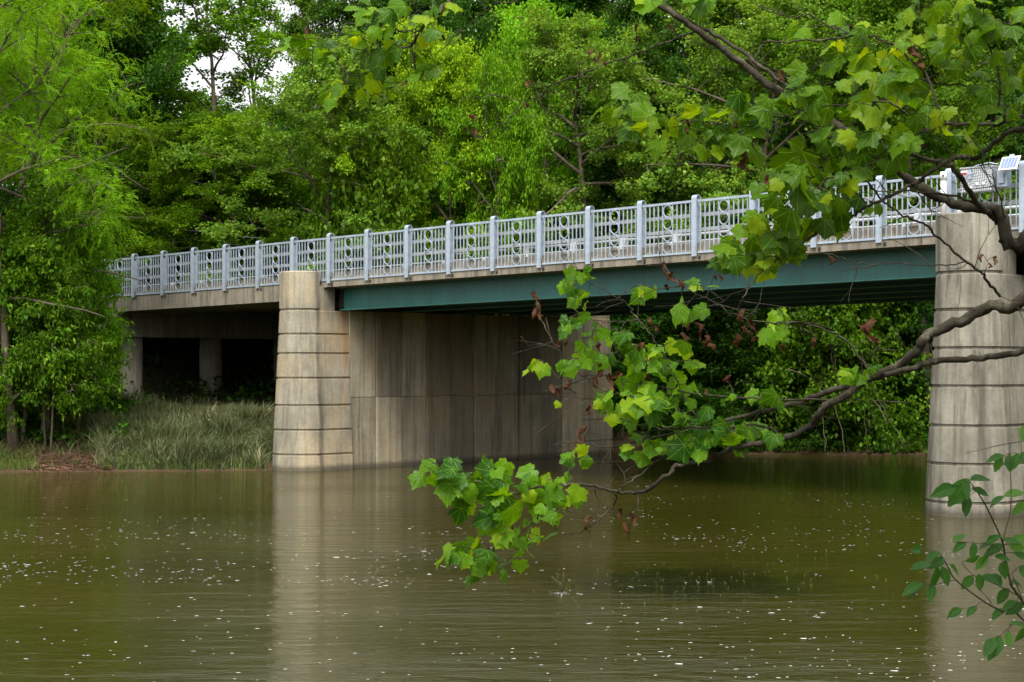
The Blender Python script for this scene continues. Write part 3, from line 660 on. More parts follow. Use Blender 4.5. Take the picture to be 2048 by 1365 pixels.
T = [
 # kind, name, label, px, depth, top row, radius, leaves, turn
 ('locust', 'locust_tree', 'large feathery pale green locust overhanging the left bank of the river', 55, 51.5, -60, 5.0, 'leaf_feather', 0.4),
 ('locust', 'locust_tree', 'feathery locust behind the larger one, its trunks at the left picture edge', -90, 56, -60, 5.0, 'leaf_feather', 2.6),
 ('bank', 'riverbank_sapling', 'bushy green sapling at the left picture edge low on the bank', 0, 50.8, 400, 2.2, 'leaf_mid', 0.2),
 ('bank', 'riverbank_sapling', 'leafy sapling with bare lower stems between the mud patch and the column bent', 95, 51.0, 490, 1.5, 'leaf_mid', 1.9),
 ('bank', 'riverbank_sapling', 'bright green sapling whose leaves hide the left end of the railing', 152, 53.0, 430, 1.35, 'leaf_fresh', 3.3),
 ('bank', 'riverbank_sapling', 'dark green sapling low on the bank behind the mud patch', 40, 53, 470, 2.0, 'leaf_mid', 4.6),
 ('bank', 'riverbank_sapling', 'dark leafy sapling at the left edge behind the bushy one', -20, 54, 430, 2.6, 'leaf_dark', 5.6),
 ('sparse', 'tall_tree', 'tall thin tree with open branches against the bright sky gap', 425, 76, -60, 5.3, 'leaf_mid', 0.5),
 ('sparse', 'tall_tree', 'tall airy tree right of the open tree in the left sky gap', 545, 80, -40, 4.6, 'leaf_fresh', 2.2),
 ('maple', 'round_tree', 'dense rounded green tree rising behind the left end of the railing', 330, 66, 262, 4.6, 'leaf_mid', 1.0),
 ('maple', 'round_tree', 'round dark green tree right of the feathery locust crown', 455, 64.5, 255, 3.9, 'leaf_fresh', 2.0),
 ('maple_b', 'maple_tree', 'broad light green tree with fine leaves above the left river pier', 640, 64, 135, 4.6, 'leaf_silver', 0.1),
 ('maple', 'maple_tree', 'yellow green tree crown in the middle of the wood behind the bridge', 925, 63.5, 115, 3.5, 'leaf_yellow', 4.1),
 ('maple_b', 'maple_tree', 'yellowish fine leaved tree between the light green and the yellow green crowns', 800, 63.5, 200, 3.0, 'leaf_yellow', 5.1),
 ('layered', 'layered_tree', 'bright green tree with drooping layered boughs close behind the railing', 1015, 61, 210, 3.0, 'leaf_fresh', 0.9),
 ('maple', 'maple_tree', 'green feathery topped tree behind the layered bright tree', 1110, 68, 60, 3.6, 'leaf_feather', 3.0),
 ('canopy', 'silver_maple', 'silvery green tree with pale twig tips behind the middle of the railing', 1195, 62.5, 95, 4.6, 'leaf_silver', 2.4),
 ('canopy', 'silver_maple', 'silvery green tree partly hidden by the sycamore leaves', 1500, 62.5, 80, 5.4, 'leaf_silver', 5.3),
 ('canopy', 'maple_tree', 'dark green tree behind the right pier and the solar panel', 1885, 60.2, 60, 5.4, 'leaf_mid', 3.7),
 ('canopy', 'maple_tree', 'green tree behind the thick sycamore limbs left of the white pipe', 1690, 60.2, 40, 5.4, 'leaf_mid', 1.4),
 ('tall', 'tall_tree', 'tall dark tree with visible limbs above the yellow green crown', 960, 80, -110, 5.2, 'leaf_dark', 0.8),
 ('sparse', 'tall_tree', 'tall open tree standing just right of the bright sky opening', 765, 82, -60, 4.8, 'leaf_dark', 3.9),
 ('tall', 'tall_tree', 'tall dark green tree high behind the silvery trees', 1180, 79, -90, 4.6, 'leaf_dark', 4.9),
 ('sparse', 'tall_tree', 'tall tree with small sky holes in its top behind the sycamore', 1340, 78, -120, 5.0, 'leaf_mid', 1.7),
 ('tall', 'tall_tree', 'tall tree high behind the upper sycamore leaves on the right', 1560, 74, -120, 5.2, 'leaf_mid', 2.9),
 ('tall', 'tall_tree', 'tall dark tree at the upper right corner of the wood', 1800, 74, -150, 5.5, 'leaf_dark', 0.3),
 ('tall', 'tall_tree', 'tall green tree behind the top of the feathery locust', 210, 74, -120, 5.5, 'leaf_mid', 5.9),
 ('tall', 'tall_tree', 'tall tree rising behind the left picture edge', 20, 72, -130, 5.5, 'leaf_dark', 4.0),
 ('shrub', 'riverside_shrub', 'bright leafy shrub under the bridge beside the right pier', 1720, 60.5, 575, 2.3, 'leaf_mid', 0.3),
 ('shrub', 'riverside_shrub', 'green shrub under the bridge in the dark behind the sycamore twigs', 1530, 62.5, 640, 2.0, 'leaf_dark', 1.9),  # riverside shrubs from here on: under-bridge shade put into their dark leaf colour
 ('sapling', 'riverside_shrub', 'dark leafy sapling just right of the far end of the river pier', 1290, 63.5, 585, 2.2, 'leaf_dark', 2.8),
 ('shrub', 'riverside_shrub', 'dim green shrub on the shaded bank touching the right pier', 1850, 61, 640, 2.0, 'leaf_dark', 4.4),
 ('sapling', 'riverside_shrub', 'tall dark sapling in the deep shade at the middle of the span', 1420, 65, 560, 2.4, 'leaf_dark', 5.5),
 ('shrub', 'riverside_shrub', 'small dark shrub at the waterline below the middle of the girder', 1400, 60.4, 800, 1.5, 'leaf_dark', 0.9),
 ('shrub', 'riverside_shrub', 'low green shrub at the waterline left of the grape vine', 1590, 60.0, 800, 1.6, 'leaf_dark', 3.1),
 ('shrub', 'woodland_shrub', 'shrub seen between the two round columns of the bent', 355, 66, 690, 2.2, 'leaf_mid', 1.1),
 ('shrub', 'woodland_shrub', 'shrub in the dark between the second column and the river pier', 500, 66, 700, 2.2, 'leaf_mid', 2.7),
 ('shrub', 'roadside_shrub', 'leafy shrub behind the railing above the left river pier', 600, 65, 400, 2.6, 'leaf_mid', 4.7),
 ('shrub', 'roadside_shrub', 'dark shrub behind the railing left of the layered bright tree', 800, 64, 390, 2.6, 'leaf_mid', 0.7),
]
for k, nm, lab, px, Y, top, Rm, mat, rot in T:
    tree(k, nm, lab, nm.split('_')[-1] if nm != 'silver_maple' else 'tree', px, Y, top, Rm, mat, rot)
T2 = [('tall', 'tall_tree', 'slim tall tree between the two bright sky openings', 575, 92, -60, 2.6, 'leaf_mid', 1.2)]
for k, nm, lab, px, Y, top, Rm, mat, rot in T2: tree(k, nm, lab, 'tree', px, Y, top, Rm, mat, rot)
# the rows of the wood behind, one tree each
q = random.Random(5)
rows = [(72, 130, 9, 'leaf_dark', (-20, 160), 3.9), (88, 130, 16, 'leaf_dark', (-60, 120), 4.8), (104, 150, 18, 'leaf_mid', (-30, 120), 5.4)]
for Y, st, nn, mat, tr, rm in rows:
    px = -220
    while px < 2250:
        p_ = px+q.uniform(-35, 35); gap = 350 < p_ < 720
        top = q.uniform(*tr) if not gap else q.uniform(235, 300)
        tree('maple' if gap else q.choice(('tall', 'maple', 'maple_b')), 'forest_tree', 'dark green tree of the dense wood behind the bridge', 'tree', p_, Y+q.uniform(-3, 4), top, rm*q.uniform(0.9, 1.15), mat, q.uniform(0, 6.28), 'trees of the wood behind the bridge')
        px += st
px = 1180
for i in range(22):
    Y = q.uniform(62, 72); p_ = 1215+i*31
    tree(q.choice(('shrub', 'sapling', 'shrub')), 'shade_shrub', 'shrub darkened for the deep shade on the bank beneath the bridge', 'shrub', p_, Y, q.uniform(560, 680), q.uniform(2.0, 2.8), 'leaf_dark', q.uniform(0, 6), 'shrubs in the shade beneath the bridge')  # dark leaf colour stands in for the shade beneath the bridge
for i in range(12):
    Y = q.uniform(68, 78); p_ = 200+i*38
    tree('sapling', 'shade_shrub', 'dark sapling in the gloom behind the columns of the bent', 'shrub', p_, Y, q.uniform(570, 660), q.uniform(2.2, 2.8), 'leaf_fresh', q.uniform(0, 6), 'saplings behind the column bent')
for i, (x, y, rr, tp_) in enumerate(((-2.5, -6, 6.0, 17), (4.5, -5.5, 6.0, 17), (9.8, 1.0, 4.6, 15), (-9.5, -2.5, 4.8, 15))):
    z = float(ground(x, y)); wm, cm, H_, R_ = PR['maple']
    o = thing('near_bank_tree', 'leafy tree on the near bank around the viewpoint, shading the foreground', 'tree', (x, y, z), 'trees on the near bank'); o.rotation_euler[2] = i*1.7; o.scale = (rr/R_, rr/R_, tp_/H_)
    link('trunk', wm, None, o); c_ = link('crown', cm, None, o); c_.material_slots[0].link = 'OBJECT'; c_.material_slots[0].material = M['leaf_mid']
# undergrowth behind the railing, on the road bank
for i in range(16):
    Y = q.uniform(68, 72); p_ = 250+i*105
    tree('sapling', 'understory_tree', 'shade-darkened understory sapling at the foot of the wood behind the railing', 'sapling', p_, Y, q.uniform(330, 430), q.uniform(2.4, 3.2), 'leaf_dark', q.uniform(0, 6), 'understory saplings behind the railing')  # dark leaves here imitate the shade at the foot of the wood

# ------------------------------------------------------------------ bank plants: tall grass, undergrowth, drift
def blades(P, h, w, seed, lean=0.35, seg=3):
    g = np.random.default_rng(seed); n = len(P)
    az = g.uniform(0, 2*np.pi, n); dr = np.c_[np.cos(az), np.sin(az), np.zeros(n)]; sd = np.c_[-np.sin(az), np.cos(az), np.zeros(n)]
    a2 = az+g.uniform(-1.5, 1.5, n); sd = np.c_[-np.sin(a2), np.cos(a2), np.zeros(n)]
    h = h*g.uniform(0.6, 1.2, n); ln = lean*g.uniform(0.3, 1.7, n)
    V = np.empty((n, 2*seg+1, 3))
    for k in range(seg+1):
        u = k/seg; c = P+dr*(h*ln*u*u)[:, None]+np.array([0, 0, 1])*(h*(u-0.35*ln*u**3))[:, None]
        if k == seg: V[:, 2*k] = c
        else:
            ww = w*(1-0.55*u); V[:, 2*k] = c-sd*ww; V[:, 2*k+1] = c+sd*ww
    base = (np.arange(n)*(2*seg+1))[:, None]
    fs = []
    for k in range(seg):
        a, b = 2*k, 2*k+1
        if k < seg-1: fs += [np.c_[base+a, base+b, base+b+2], np.c_[base+a, base+b+2, base+a+2]]
        else: fs.append(np.c_[base+a, base+b, base+2*seg])
    return V.reshape(-1, 3), np.concatenate(fs)
def scatter_px(n, x0, x1, Ya, Yb, g, keep=None):
    Y = g.uniform(Ya, Yb, n); px = g.uniform(x0, x1, n); X = (px-CX)/F*Y
    z = ground(X, Y); P = np.c_[X, Y, z-0.03]
    k = z > 0.03
    if keep is not None: k &= keep(px, Y)
    return P[k]
def in_pier(P):
    s = (P[:, :2]-P0)@DS; return (np.abs(s-S_PIER1) > 0.86) | ((P[:, :2]-P0)@DT < -1.0)
g = np.random.default_rng(21)
M['reed'] = leafmat('olive_and_straw_grass', (0.036, 0.056, 0.018), (0.155, 0.172, 0.075), c3=(0.47, 0.43, 0.28), transl=0.25, tcol=(1.2, 1.15, 0.6), clump=0.35)
M['reed_low'] = leafmat('green_bank_grass', (0.06, 0.10, 0.02), (0.13, 0.18, 0.035), c3=(0.30, 0.21, 0.09), transl=0.25, clump=0.8)
Cc = scatter_px(560, 200, 560, 49.25, 57.0, g); Cc = Cc[in_pier(Cc)]
P = np.repeat(Cc, 46, 0); spr = g.normal(0, 0.13, (len(P), 2)); P[:, :2] += spr
P = np.r_[P, scatter_px(5000, 205, 560, 49.2, 58.0, g)]; P = P[in_pier(P)]; P[:, 2] = ground(P[:, 0], P[:, 1])-0.03; P = P[P[:, 2] > -0.02]
hh = np.where(P[:, 1] < 49.8, 0.6, 0.98)*(0.72+0.35*smooth_noise(P[:, 0]*2.1, P[:, 1]*2.4))
hh = hh*np.clip(1.25-0.09*(P[:, 1]-49.5)**1.1, 0.5, 1.15)
V, Fq = blades(P, np.maximum(hh, 0.2), 0.015, 3, 0.5)
tag(link('tall_grass', mesh_np('tall_grass', V, Fq, 3), M['reed']), 'tall grey olive grass on the bank left of the river pier', 'grass', kind='stuff')
P = np.r_[scatter_px(5000, -150, 560, 49.0, 50.6, g, lambda px, Y: (px < 70) | (px > 200) | (g.uniform(0, 1, len(px)) < 0.1)), scatter_px(9000, -200, 240, 50.6, 56, g), scatter_px(14000, 1200, 2100, 58.4, 66, g)]; P = P[in_pier(P)]
V, Fq = blades(P, np.full(len(P), 0.38), 0.012, 4, 0.6)
tag(link('bank_grass', mesh_np('bank_grass', V, Fq, 3), M['reed_low']), 'short green grass along the water edge of the far bank', 'grass', kind='stuff')
g2 = np.random.default_rng(5); P = np.c_[g2.uniform(-14, 22, 26000), g2.uniform(-3, 15, 26000), np.zeros(26000)]; P[:, 2] = ground(P[:, 0], P[:, 1])-0.02; P = P[(P[:, 2] > 0.02)]
V, Fq = blades(P, np.full(len(P), 0.22), 0.006, 6, 0.6)
tag(link('near_bank_grass', mesh_np('near_bank_grass', V, Fq, 3), M['reed_low']), 'short green grass on the bank at the photographer', 'grass', kind='stuff')
# leafy ground cover of the wood floor
P = np.r_[scatter_px(26000, -200, 2300, 56, 82, g), scatter_px(9000, -200, 260, 50.8, 58, g), scatter_px(30000, 1180, 2150, 58.6, 70, g)]; P = P[in_pier(P)]
P[:, 2] += g.uniform(0.05, 0.55, len(P))*np.clip(smooth_noise(P[:, 0]*0.8, P[:, 1]*0.8)+0.9, 0.2, 2)
V, Fq = leaf_quads(P, g.normal(0, 1, P.shape)*[1, 1, 0.4], g.normal(0, 0.45, P.shape)+[0, 0, 1], 0.22*g.uniform(0.6, 1.3, len(P)), 0.16)
tag(link('undergrowth', mesh_np('undergrowth', V, Fq, 4), M['leaf_dark']), 'low leafy ground cover on the floor of the wood', 'undergrowth', kind='stuff')
P = np.r_[scatter_px(2200, -150, 225, 49.6, 52.5, g)]
V, Fq = blades(P, np.full(len(P), 0.75)*g.uniform(0.3, 1.3, len(P)), 0.007, 14, 1.3)
M['brush'] = leafmat('dry_brown_brush', (0.06, 0.042, 0.026), (0.15, 0.105, 0.065), c3=(0.25, 0.19, 0.12), transl=0.05, tcol=(1, 0.8, 0.6))
tag(link('dry_brush', mesh_np('dry_brush', V, Fq, 3), M['brush']), 'dry brown brush under the saplings on the left bank', 'brush', kind='stuff')
# drift of dead reddish stalks on the mud
P = scatter_px(2600, 40, 215, 48.95, 50.9, g); n = len(P); az = g.normal(0.3, 0.8, n)
D = np.c_[np.cos(az), np.sin(az)*0.6, g.normal(0.03, 0.12, n)]; P[:, 2] += 0.035+g.uniform(0, 0.07, n)*np.exp(-((P[:, 1]-49.8)/0.8)**2)
V, Fq = leaf_quads(P, D, np.tile([0, 0, 1.0], (n, 1))+g.normal(0, 0.3, (n, 3)), 0.5*g.uniform(0.4, 1.3, n), 0.022)
M['drift'] = leafmat('dead_reddish_stalks', (0.13, 0.07, 0.045), (0.23, 0.13, 0.085), c3=(0.32, 0.22, 0.14), transl=0.05, tcol=(1, 0.8, 0.6))
tag(link('drift_debris', mesh_np('drift_debris', V, Fq, 4), M['drift']), 'matted reddish brown dead stalks washed up on the mud', 'drift debris', kind='stuff')

# grape vine tangle hanging over the water under the bridge
vine = thing('grape_vine', 'tangle of bare pale vines hanging to the water beneath the bridge near the right pier', 'vine', (*at(1700, 905, 57.5)[:2], 0.1))
q = random.Random(9)
for k, (a, bpt) in enumerate((((1660, 640), (1690, 910)), ((1700, 650), (1810, 895)), ((1640, 700), (1650, 905)), ((1720, 690), (1735, 900)), ((1600, 720), (1700, 800)), ((1690, 720), (1770, 860)))):
    m = MB(); p, r_ = at(*a, 58.2+0.2*k), at(*bpt, 57.2+0.15*k); u = np.linspace(0, 1, 14)[:, None]
    pts = p+(r_-p)*u; pts += NP.normal(0, 0.06, pts.shape)*np.sin(np.pi*u); pts[:, 2] -= 0.35*np.sin(np.pi*u[:, 0])
    m.tube(pts, 0.014, 4); m.build('stem', M['bark'], vine)

# ------------------------------------------------------------------ floating things
def foammat():
    m, nt, p = newmat('white_foam'); p.inputs['Base Color'].default_value = (0.92, 0.93, 0.92, 1); p.inputs['Roughness'].default_value = 0.25  # near white: foam, with the sparkle of the water put into the colour
    return m
g = np.random.default_rng(33); pts = []
def fleck(px, py, r): 
    Y = EYE*F/(py-HOR); pts.append(((px-CX)/F*Y, Y, r*Y/F))
def drift(n, x0, x1, y0, y1, ra, rb_, k=9, sx=60, sy=5):
    for _ in range(n//k):
        cx_, cy_ = g.uniform(x0, x1), y0+(y1-y0)*g.uniform(); tl = g.normal(0, 0.02)
        for _ in range(g.integers(2, 2*k)):
            dx = g.normal(0, sx); py = cy_+g.normal(0, sy)+dx*tl
            if py > 960: fleck(cx_+dx, py, g.uniform(ra, rb_)*(0.55+0.45*(py-730)/400)*(1.7 if g.uniform() < 0.06 else 1))
drift(420, -50, 1050, 1040, 1175, 0.9, 2.2, 10, 80, 6); drift(200, 1150, 1860, 1000, 1110, 0.9, 1.8, 8, 60, 5)
drift(220, -60, 2100, 965, 1365, 0.9, 2.2, 4, 50, 12); drift(110, 1250, 2080, 1200, 1365, 1.1, 2.4, 5, 70, 12)
for _ in range(200):
    py = 960+405*g.uniform()**0.8; fleck(g.uniform(-60, 2100), py, g.uniform(0.9, 2.0)*(0.55+0.45*(py-730)/400))
m = MB()
for x, y, r in pts:
    k = 6; th = np.linspace(0, 2*np.pi, k, endpoint=False)+g.uniform(0, 1); rr = r*g.uniform(0.6, 1.25, k); ex = g.uniform(1.0, 2.4); r *= 0.68; hz = 0.035*r+0.0008
    ring = [(x+ex*rr[i]*math.cos(th[i]), y+1.1*rr[i]*math.sin(th[i]), 0.001) for i in range(k)]
    rg2 = [(x+0.6*ex*rr[i]*math.cos(th[i]), y+0.66*rr[i]*math.sin(th[i]), hz) for i in range(k)]
    m.add(ring+rg2, [(i, (i+1) % k, k+(i+1) % k, k+i) for i in range(k)]+[tuple(range(k, 2*k))])
tag(m.build('foam_flecks', foammat()), 'tiny white flecks of foam, fluff and painted sparkle on the river', 'foam', kind='stuff')
# green tips of the weed bed
wb = []
for _ in range(260):
    px = g.normal(1400, 150); py = g.normal(1155, 28)
    if py > 1100: Y = EYE*F/(py-HOR); wb.append(((px-CX)/F*Y, Y, -0.02))
V, Fq = blades(np.array(wb), np.full(len(wb), 0.07), 0.005, 8, 0.9)
tag(link('water_weed', mesh_np('water_weed', V, Fq, 3), M['reed_low']), 'green tips of water weed poking out of the dark patch of river', 'water weed', kind='stuff')
for px, py, lab in ((1125, 1186, 'small sprig of wilted leaves with white foam floating below the low sycamore twigs'),
                    (1410, 1163, 'pale bits of floating drift in the middle of the dark weed patch')):
    Y = EYE*F/(py-HOR); c = np.array([(px-CX)/F*Y, Y, 0.0]); small = px > 1300
    root = thing('floating_sprig' if px < 1300 else 'floating_drift', lab, 'floating debris', c)
    m = MB(); n = 10 if small else 22
    for i in range(n):
        x, y = c[0]+g.normal(0, 0.10), c[1]+g.normal(0, 0.12); r = g.uniform(0.003, 0.012)
        m.add([(x+2*r*math.cos(a), y+r*math.sin(a), 0.001) for a in np.arange(6)*1.047]+[(x, y, 0.08*r+0.0012)], [(j, (j+1) % 6, 6) for j in range(6)])
    m.build('foam', foammat(), root)
    if px < 1300:
        m = MB(); 
        for a in ((-0.15, 0.22), (0.02, 0.28), (-0.05, 0.16)):
            m.tube([c, c+np.array([a[0]*0.5, 0, a[1]*0.7]), c+np.array([a[0], 0.02, a[1]])], 0.004, 4)
        m.build('stalk', M['bark'], root)
        n = 10; P = c+np.c_[g.uniform(-0.2, 0.08, n), g.normal(0, 0.02, n), g.uniform(0.05, 0.25, n)]
        V, Fq = leaf_quads(P, g.normal(0, 1, (n, 3)), g.normal(0, 1, (n, 3)), 0.06, 0.035)
        link('foliage', mesh_np('sprig_leaves', V-c, Fq, 4), M['reed_low'], root)

# ------------------------------------------------------------------ the sycamore in front
M['syc'] = leafmat('sycamore_leaves', (0.030, 0.110, 0.009), (0.140, 0.315, 0.010), c3=(0.30, 0.46, 0.015), transl=0.5, tcol=(1.9, 1.6, 0.25), veins='palmate', edge=(0.30, 0.20, 0.05), clump=1.6, rough=0.42, spec=0.2, rnd=0.75)
M['dead'] = leafmat('withered_brown_leaves', (0.06, 0.022, 0.011), (0.12, 0.05, 0.026), c3=(0.32, 0.21, 0.10), transl=0.15, tcol=(1.3, 0.9, 0.5), rough=0.7)
def syc_bark():
    m, nt, p = newmat('mottled_sycamore_bark'); N = NT(nt)
    co = N.coord(); f = N.noise(co, 9, 5, 0.6); f2 = N.noise(co, 28, 4, 0.6)
    c = N.ramp(f, [(0.35, (0.028, 0.023, 0.015)), (0.52, (0.062, 0.053, 0.036)), (0.68, (0.14, 0.127, 0.092))])
    c = N.mix(N.ramp(f2, [(0.5, (0, 0, 0)), (0.62, (1, 1, 1))]), c, (0.045, 0.037, 0.024))
    N.l(c, p.inputs['Base Color']); p.inputs['Roughness'].default_value = 0.8; p.inputs['Specular IOR Level'].default_value = 0.2
    N.bump(N.math('ADD', f2, f), 0.5, 0.006, p); return m
M['sycbark'] = syc_bark()
half = [(0.0, 0.02), (0.10, -0.07), (0.25, -0.10), (0.33, -0.03), (0.46, -0.02), (0.57, 0.07), (0.52, 0.17), (0.53, 0.26), (0.62, 0.33), (0.61, 0.42), (0.70, 0.55),
        (0.57, 0.57), (0.50, 0.63), (0.42, 0.62), (0.36, 0.67), (0.34, 0.75), (0.24, 0.80), (0.19, 0.89), (0.10, 0.93), (0.0, 1.06)]
OUT = np.array(half+[(-x, y) for x, y in half[-2:0:-1]]); CEN = np.array([0.0, 0.34]); NO = len(OUT)
def syc_leaves(bases, tips, normals, sizes, g, dead=False):
    Vs, Fs, Us = [], [], []; base_i = 0
    for b, d, n, L in zip(bases, tips, normals, sizes):
        wv = g.uniform(0.85, 1.1); o = OUT*[wv, 1]+g.normal(0, 0.018, OUT.shape)
        ring2 = CEN+(o-CEN)*0.55; P2 = np.r_[[CEN], ring2, o]
        x, y = P2[:, 0], P2[:, 1]
        if dead: 
            fx = g.uniform(2.0, 3.2); x2 = np.sin(x*fx)/fx*0.45; z = (1-np.cos(x*fx))/fx*g.choice([-1, 1])+0.18*np.sin(y*5+g.uniform(0, 6)); x = x2
            y = y*0.8
        else:
            c1, c2, c3 = g.normal(-0.36, 0.34), g.normal(-0.28, 0.3), g.normal(0, 0.25)
            z = c1*x*x+c2*(y-0.2)**2*np.sign(y-0.2)+c3*x*y+0.055*np.sin(np.abs(x)*9+g.uniform(0, 6))*np.abs(x)*2+0.03*np.sin(y*8+g.uniform(0, 6))
            z -= 0.10*np.exp(-(x/0.06)**2)*0.4
        d = d/np.linalg.norm(d); s = np.cross(d, n); s /= np.linalg.norm(s)+1e-9; nn = np.cross(s, d)
        V = b+L*(x[:, None]*s+y[:, None]*d+z[:, None]*nn)
        i = np.arange(NO); j = (i+1) % NO
        F1 = np.c_[np.zeros(NO, int), 1+i, 1+j]; F2 = np.c_[1+i, 1+NO+i, 1+NO+j]; F3 = np.c_[1+i, 1+NO+j, 1+j]
        Fs.append(np.r_[F1, F2, F3]+base_i); Vs.append(V); Us.append(P2); base_i += len(V)
    return np.concatenate(Vs), np.concatenate(Fs), np.concatenate(Us)
def crom(pts, k=5):
    P = np.asarray(pts, float); P = np.r_[[2*P[0]-P[1]], P, [2*P[-1]-P[-2]]]; out = []
    for i in range(1, len(P)-2):
        for u in np.linspace(0, 1, k, endpoint=False):
            a, b, c, d = P[i-1:i+3]
            out.append(0.5*(2*b+(c-a)*u+(2*a-5*b+4*c-d)*u*u+(3*b-a-3*c+d)*u**3))
    out.append(P[-2]); return np.array(out)
TX, TY = 4.35, 9.2                                  # the trunk stands on the near bank, right of the view
tz = float(ground(TX, TY))
syc = thing('sycamore_tree', 'sycamore reaching in from the right with mottled limbs and big lobed leaves', 'tree', (TX, TY, tz))
m = MB(); tp = crom([(TX+0.1, TY, tz-0.4), (TX, TY, tz+1), (TX-0.15, TY-0.1, tz+3), (TX-0.05, TY-0.2, tz+5.2), (TX-0.3, TY, tz+7.5)], 5)
m.tube(tp, np.linspace(0.27, 0.13, len(tp))*np.where(np.arange(len(tp)) < 2, 1.25, 1), 14)
m.build('trunk', M['sycbark'], syc)
def trunkpt(z): i = int(np.argmin(np.abs(tp[:, 2]-z))); return tp[i]
